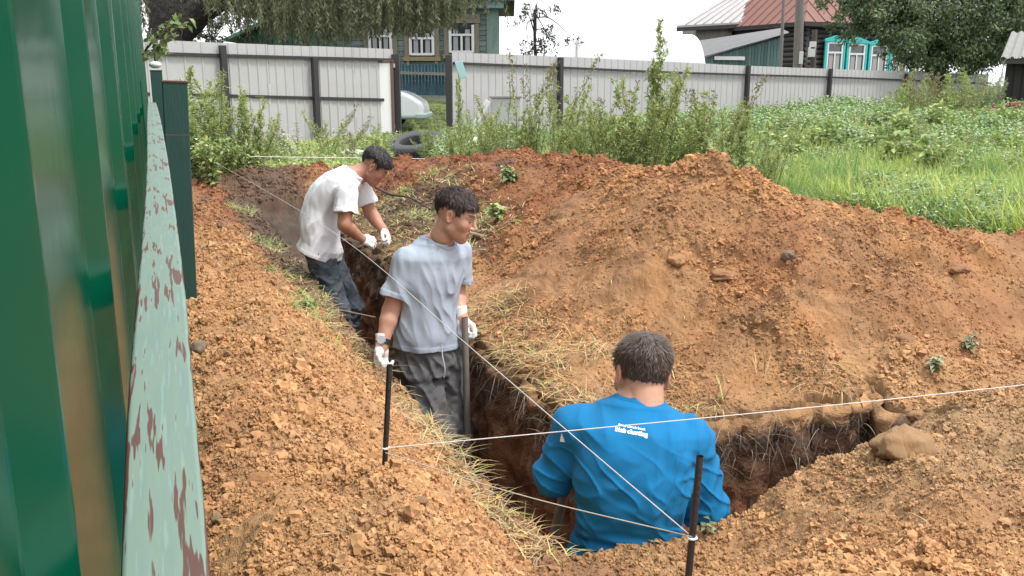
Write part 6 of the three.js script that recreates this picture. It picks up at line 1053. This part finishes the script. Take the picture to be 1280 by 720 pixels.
// ------------------------------------------------------------------ trees
const barkM = (c) => std(C(...c), 0.95, { map: rep(T.bark, 1.2, 0.8), bumpMap: rep(T.bark, 1.2, 0.8), bumpScale: 0.05 });
{ // willow behind the left fence
  const r = mulberry(61), Z = 22, b = at(217, 130, Z), o = thing('willow_tree', 'old willow with thick dark forked trunk and drooping foliage behind the left fence', 'tree', V(b.x, 0.3, -Z));
  const B = V(b.x, 0.2, -Z), F = at(214, 42, Z), m = barkM([0.05, 0.042, 0.038]);
  const tr = part(o, 'trunk', limb([B, B.clone().lerp(F, 0.6), F, at(200, -10, Z), at(180, -120, Z)], [0.62, 0.5, 0.44, 0.34, 0.2], 14, 40, 0.12), m);
  const L1 = [at(222, 40, Z), at(252, 12, Z), at(292, -14, Z - 0.4), at(380, -70, Z - 0.6), at(480, -110, Z - 0.5)], L2 = [at(208, 30, Z), at(225, -10, Z + 0.6), at(258, -80, Z + 1)], L3 = [at(380, -70, Z - 0.6), at(460, -60, Z - 0.2), at(560, -50, Z + 0.2)];
  part(tr, 'limb', limb(L1, [0.36, 0.3, 0.25, 0.16, 0.1], 12, 40, 0.1), m); part(tr, 'limb', limb(L2, [0.3, 0.24, 0.15], 12, 24, 0.1), m); part(tr, 'limb', limb(L3, [0.14, 0.09, 0.05], 9, 24, 0.1), m);
  const lf = new Leaves(), tg = new Leaves();
  const strand = (p, len, n) => { let q = p.clone(), d = V(RR(-0.5, 0.5, r), -0.5, RR(-0.5, 0.5, r)); const st = len / 9; for (let k = 0; k < 9; k++) { const e = q.clone().addScaledVector(d.normalize(), st); tg.stick(q, e, 0.006, 0.004, [0.12, 0.1, 0.06]); for (let j = 0; j < n; j++) { const L = RR(0.09, 0.16, r), ld = d.clone().add(V(RR(-0.9, 0.9, r), RR(-0.5, 0.35, r), RR(-0.9, 0.9, r))).normalize(); lf.leaf(q.clone().lerp(e, r()), ld, rdir(r), L, L * 0.22, tint(r() < 0.3 ? [0.16, 0.175, 0.09] : GR.willow, r, 0.35), 0.15); } q = e; d.y -= 0.28; d.x += RR(-0.15, 0.15, r); } };
  const low = [[240, 2], [300, 26], [340, 40], [380, 50], [430, 50], [460, 44], [500, 42], [540, 34], [570, 20], [590, 6], [606, -6]];
  for (let k = 0; k < 900; k++) { const px = 262 + 348 * Math.pow(r(), 0.85), bot = table(low, px) + RR(-26, 4, r) + 5 * N2(px * 0.05, 3), z2 = Z + RR(-2.2, 1.6, r), len = RR(0.7, 2.1, r), e = at(px, bot, z2); strand(e.clone().add(V(RR(-0.2, 0.2, r), len * 0.93, 0)), len, 7); }
  for (let k = 0; k < 150; k++) { const px = RR(160, 620, r), z2 = Z + RR(-2.5, 2.5, r); strand(at(px, RR(-200, -20, r), z2), RR(0.8, 1.6, r), 7); }
  for (let k = 0; k < 60; k++) { const px = RR(160, 360, r); strand(at(px, RR(-70, 6, r), Z + RR(0.4, 2.5, r)), RR(0.5, 1.0, r), 5); }
  const cr = part(o, 'crown', lf.geo(), leafM); cr.userData.kind = 'stuff'; part(o, 'twigs', tg.geo(), leafDull).userData.kind = 'stuff';
}
function broadTree(name, label, base, trunkTop, rTrunk, blobs, leafN, leafL, cols, seed, bark = [0.07, 0.06, 0.05], dullLeaf = false) {
  const r = mulberry(seed), o = thing(name, label, 'tree', base), m = barkM(bark), top = trunkTop;
  const tr = part(o, 'trunk', limb([base.clone().add(V(0, -0.2, 0)), base.clone().lerp(top, 0.5).add(V(RR(-0.1, 0.1, r), 0, 0)), top], [rTrunk, rTrunk * 0.8, rTrunk * 0.55], 10, 20, 0.1), m);
  const lf = new Leaves(), br = [];
  const tot = blobs.reduce((a, b) => a + b[3] * b[4], 0);
  for (const [px, py, Z, rx, ry] of blobs) {
    const c = at(px, py, Z), mid2 = top.clone().lerp(c, 0.5).add(V(RR(-0.2, 0.2, r), RR(0, 0.3, r), 0));
    br.push(limb([base.clone().lerp(top, RR(0.6, 0.98, r)), mid2, c], [rTrunk * 0.32, rTrunk * 0.2, rTrunk * 0.06], 6, 10));
    const n = Math.round(leafN * rx * ry / tot), cl = Math.max(6, Math.round(n / 55));
    for (let k = 0; k < cl; k++) {
      const d = rdir(r), f = Math.pow(r(), 0.45), q = c.clone().add(V(d.x * rx * f, d.y * ry * f, d.z * rx * 0.8 * f)), cs = Math.max(0.12, rx * 0.22), tn = RR(0.65, 1.35, r), dirc = V(d.x, d.y * 0.4 - 0.35, d.z).normalize();
      for (let j = 0; j < n / cl; j++) { const t = rdir(r).multiplyScalar(cs * Math.pow(r(), 0.6)), L = leafL * RR(0.7, 1.3, r), cc = tint(cols[Math.floor(r() * cols.length)], r, 0.25); lf.leaf(q.clone().add(t), dirc.clone().add(rdir(r).multiplyScalar(0.9)).normalize(), rdir(r, 0.5), L, L * 0.42, [cc[0] * tn, cc[1] * tn, cc[2] * tn], 0.2); }
    }
  }
  part(tr, 'branches', br, m); const cr = part(o, 'crown', lf.geo(), dullLeaf ? leafDull : leafM); cr.userData.kind = 'stuff';
}
{
  const Z = 33, g = at(1168, 130, Z); g.y = 0.3;
  broadTree('broadleaf_tree', 'large dense dark green tree over the right end of the grey fence', g, at(1168, 50, Z), 0.5, [[1085, 22, 32, 1.3, 1.0], [1072, -15, 32, 1.3, 1.2], [1122, 28, 32, 1.2, 0.9], [1158, 46, 32, 1.2, 0.9], [1130, 5, 31.5, 1.7, 1.5], [1165, 55, 33, 1.3, 1.0], [1190, 20, 32, 1.9, 1.6], [1205, 58, 33, 1.3, 1.0], [1235, 40, 33, 1.6, 1.3], [1262, 10, 32, 1.8, 1.6], [1275, 45, 33.5, 1.4, 1.0], [1160, -40, 33, 2.4, 1.8], [1230, -40, 33, 2.4, 1.8], [1300, -10, 33, 1.9, 1.8], [1095, -50, 33, 2, 1.7], [1320, 30, 34, 1.4, 1.3], [1150, 70, 35, 1.4, 0.8], [1215, 72, 35.5, 1.5, 0.8]], 60000, 0.155, [[0.12, 0.18, 0.07], [0.16, 0.21, 0.09], [0.08, 0.125, 0.05]], 71);
  const Z2 = 25, g2 = at(676, 120, Z2); g2.y = 0.9;
  broadTree('young_tree', 'thin sparse young tree sticking up behind the right grey fence', g2, at(668, 12, Z2), 0.06, [[672, 40, Z2, 0.42, 0.4], [690, 54, Z2, 0.55, 0.22], [660, 55, Z2, 0.35, 0.3], [720, 52, Z2, 0.4, 0.16], [664, 12, Z2, 0.3, 0.45], [650, 20, Z2, 0.25, 0.35], [690, 12, Z2, 0.25, 0.3], [678, 62, Z2, 0.6, 0.2]], 900, 0.095, [[0.06, 0.065, 0.05], [0.08, 0.08, 0.05]], 72, [0.06, 0.055, 0.05]);
  // small bushes and trees far off behind the fence at the left
  const Z3 = 27, g3 = at(265, 120, Z3); g3.y = 0.9; broadTree('distant_tree', 'small pale tree in the gap right of the willow trunk', g3, at(265, 45, Z3), 0.08, [[262, 42, Z3, 0.7, 0.5], [280, 34, Z3, 0.6, 0.7], [246, 46, Z3, 0.5, 0.35]], 1500, 0.1, [[0.08, 0.1, 0.05]], 73);
  const Z5 = 36, g5 = at(186, 120, Z5); g5.y = 0.9; broadTree('distant_tree', 'distant tree showing left of the willow trunk', g5, at(186, 40, Z5), 0.12, [[186, 20, Z5, 1.1, 1.2], [178, 0, Z5, 1.2, 1.0]], 2200, 0.13, [[0.1, 0.12, 0.07]], 74);
}
{ // fruit tree shoot leaning over the green fence
  const r = mulberry(88), Z = 6.4, b = at(182, 78, Z), l = new Leaves(), o = thing('fruit_branch', 'leafy branch hanging over the far end of the green fence', 'branch', at(178, 60, Z));
  const pts = [at(176, 70, Z + 0.1), at(195, 48, Z), at(215, 32, Z), at(232, 22, Z)], p2 = [at(190, 52, Z), at(198, 60, Z), at(206, 64, Z)];
  part(o, 'stem', [limb(pts, [0.008, 0.003], 6, 14), limb(p2, [0.005, 0.002], 6, 10)], barkM([0.12, 0.1, 0.07]));
  const cv = new THREE.CatmullRomCurve3(pts), c2 = new THREE.CatmullRomCurve3(p2);
  for (let k = 0; k < 95; k++) { const p = (k % 3 ? cv : c2).getPoint(r()), L = RR(0.05, 0.085, r); l.leaf(p.add(rdir(r).multiplyScalar(0.05)), rdir(r, -0.15), rdir(r, 0.6), L, L * 0.5, tint(r() < 0.4 ? [0.2, 0.25, 0.09] : GR.weed, r, 0.35), 0.25); }
  part(o, 'foliage', l.geo(), leafM);
}
renderer.render(scene, camera);
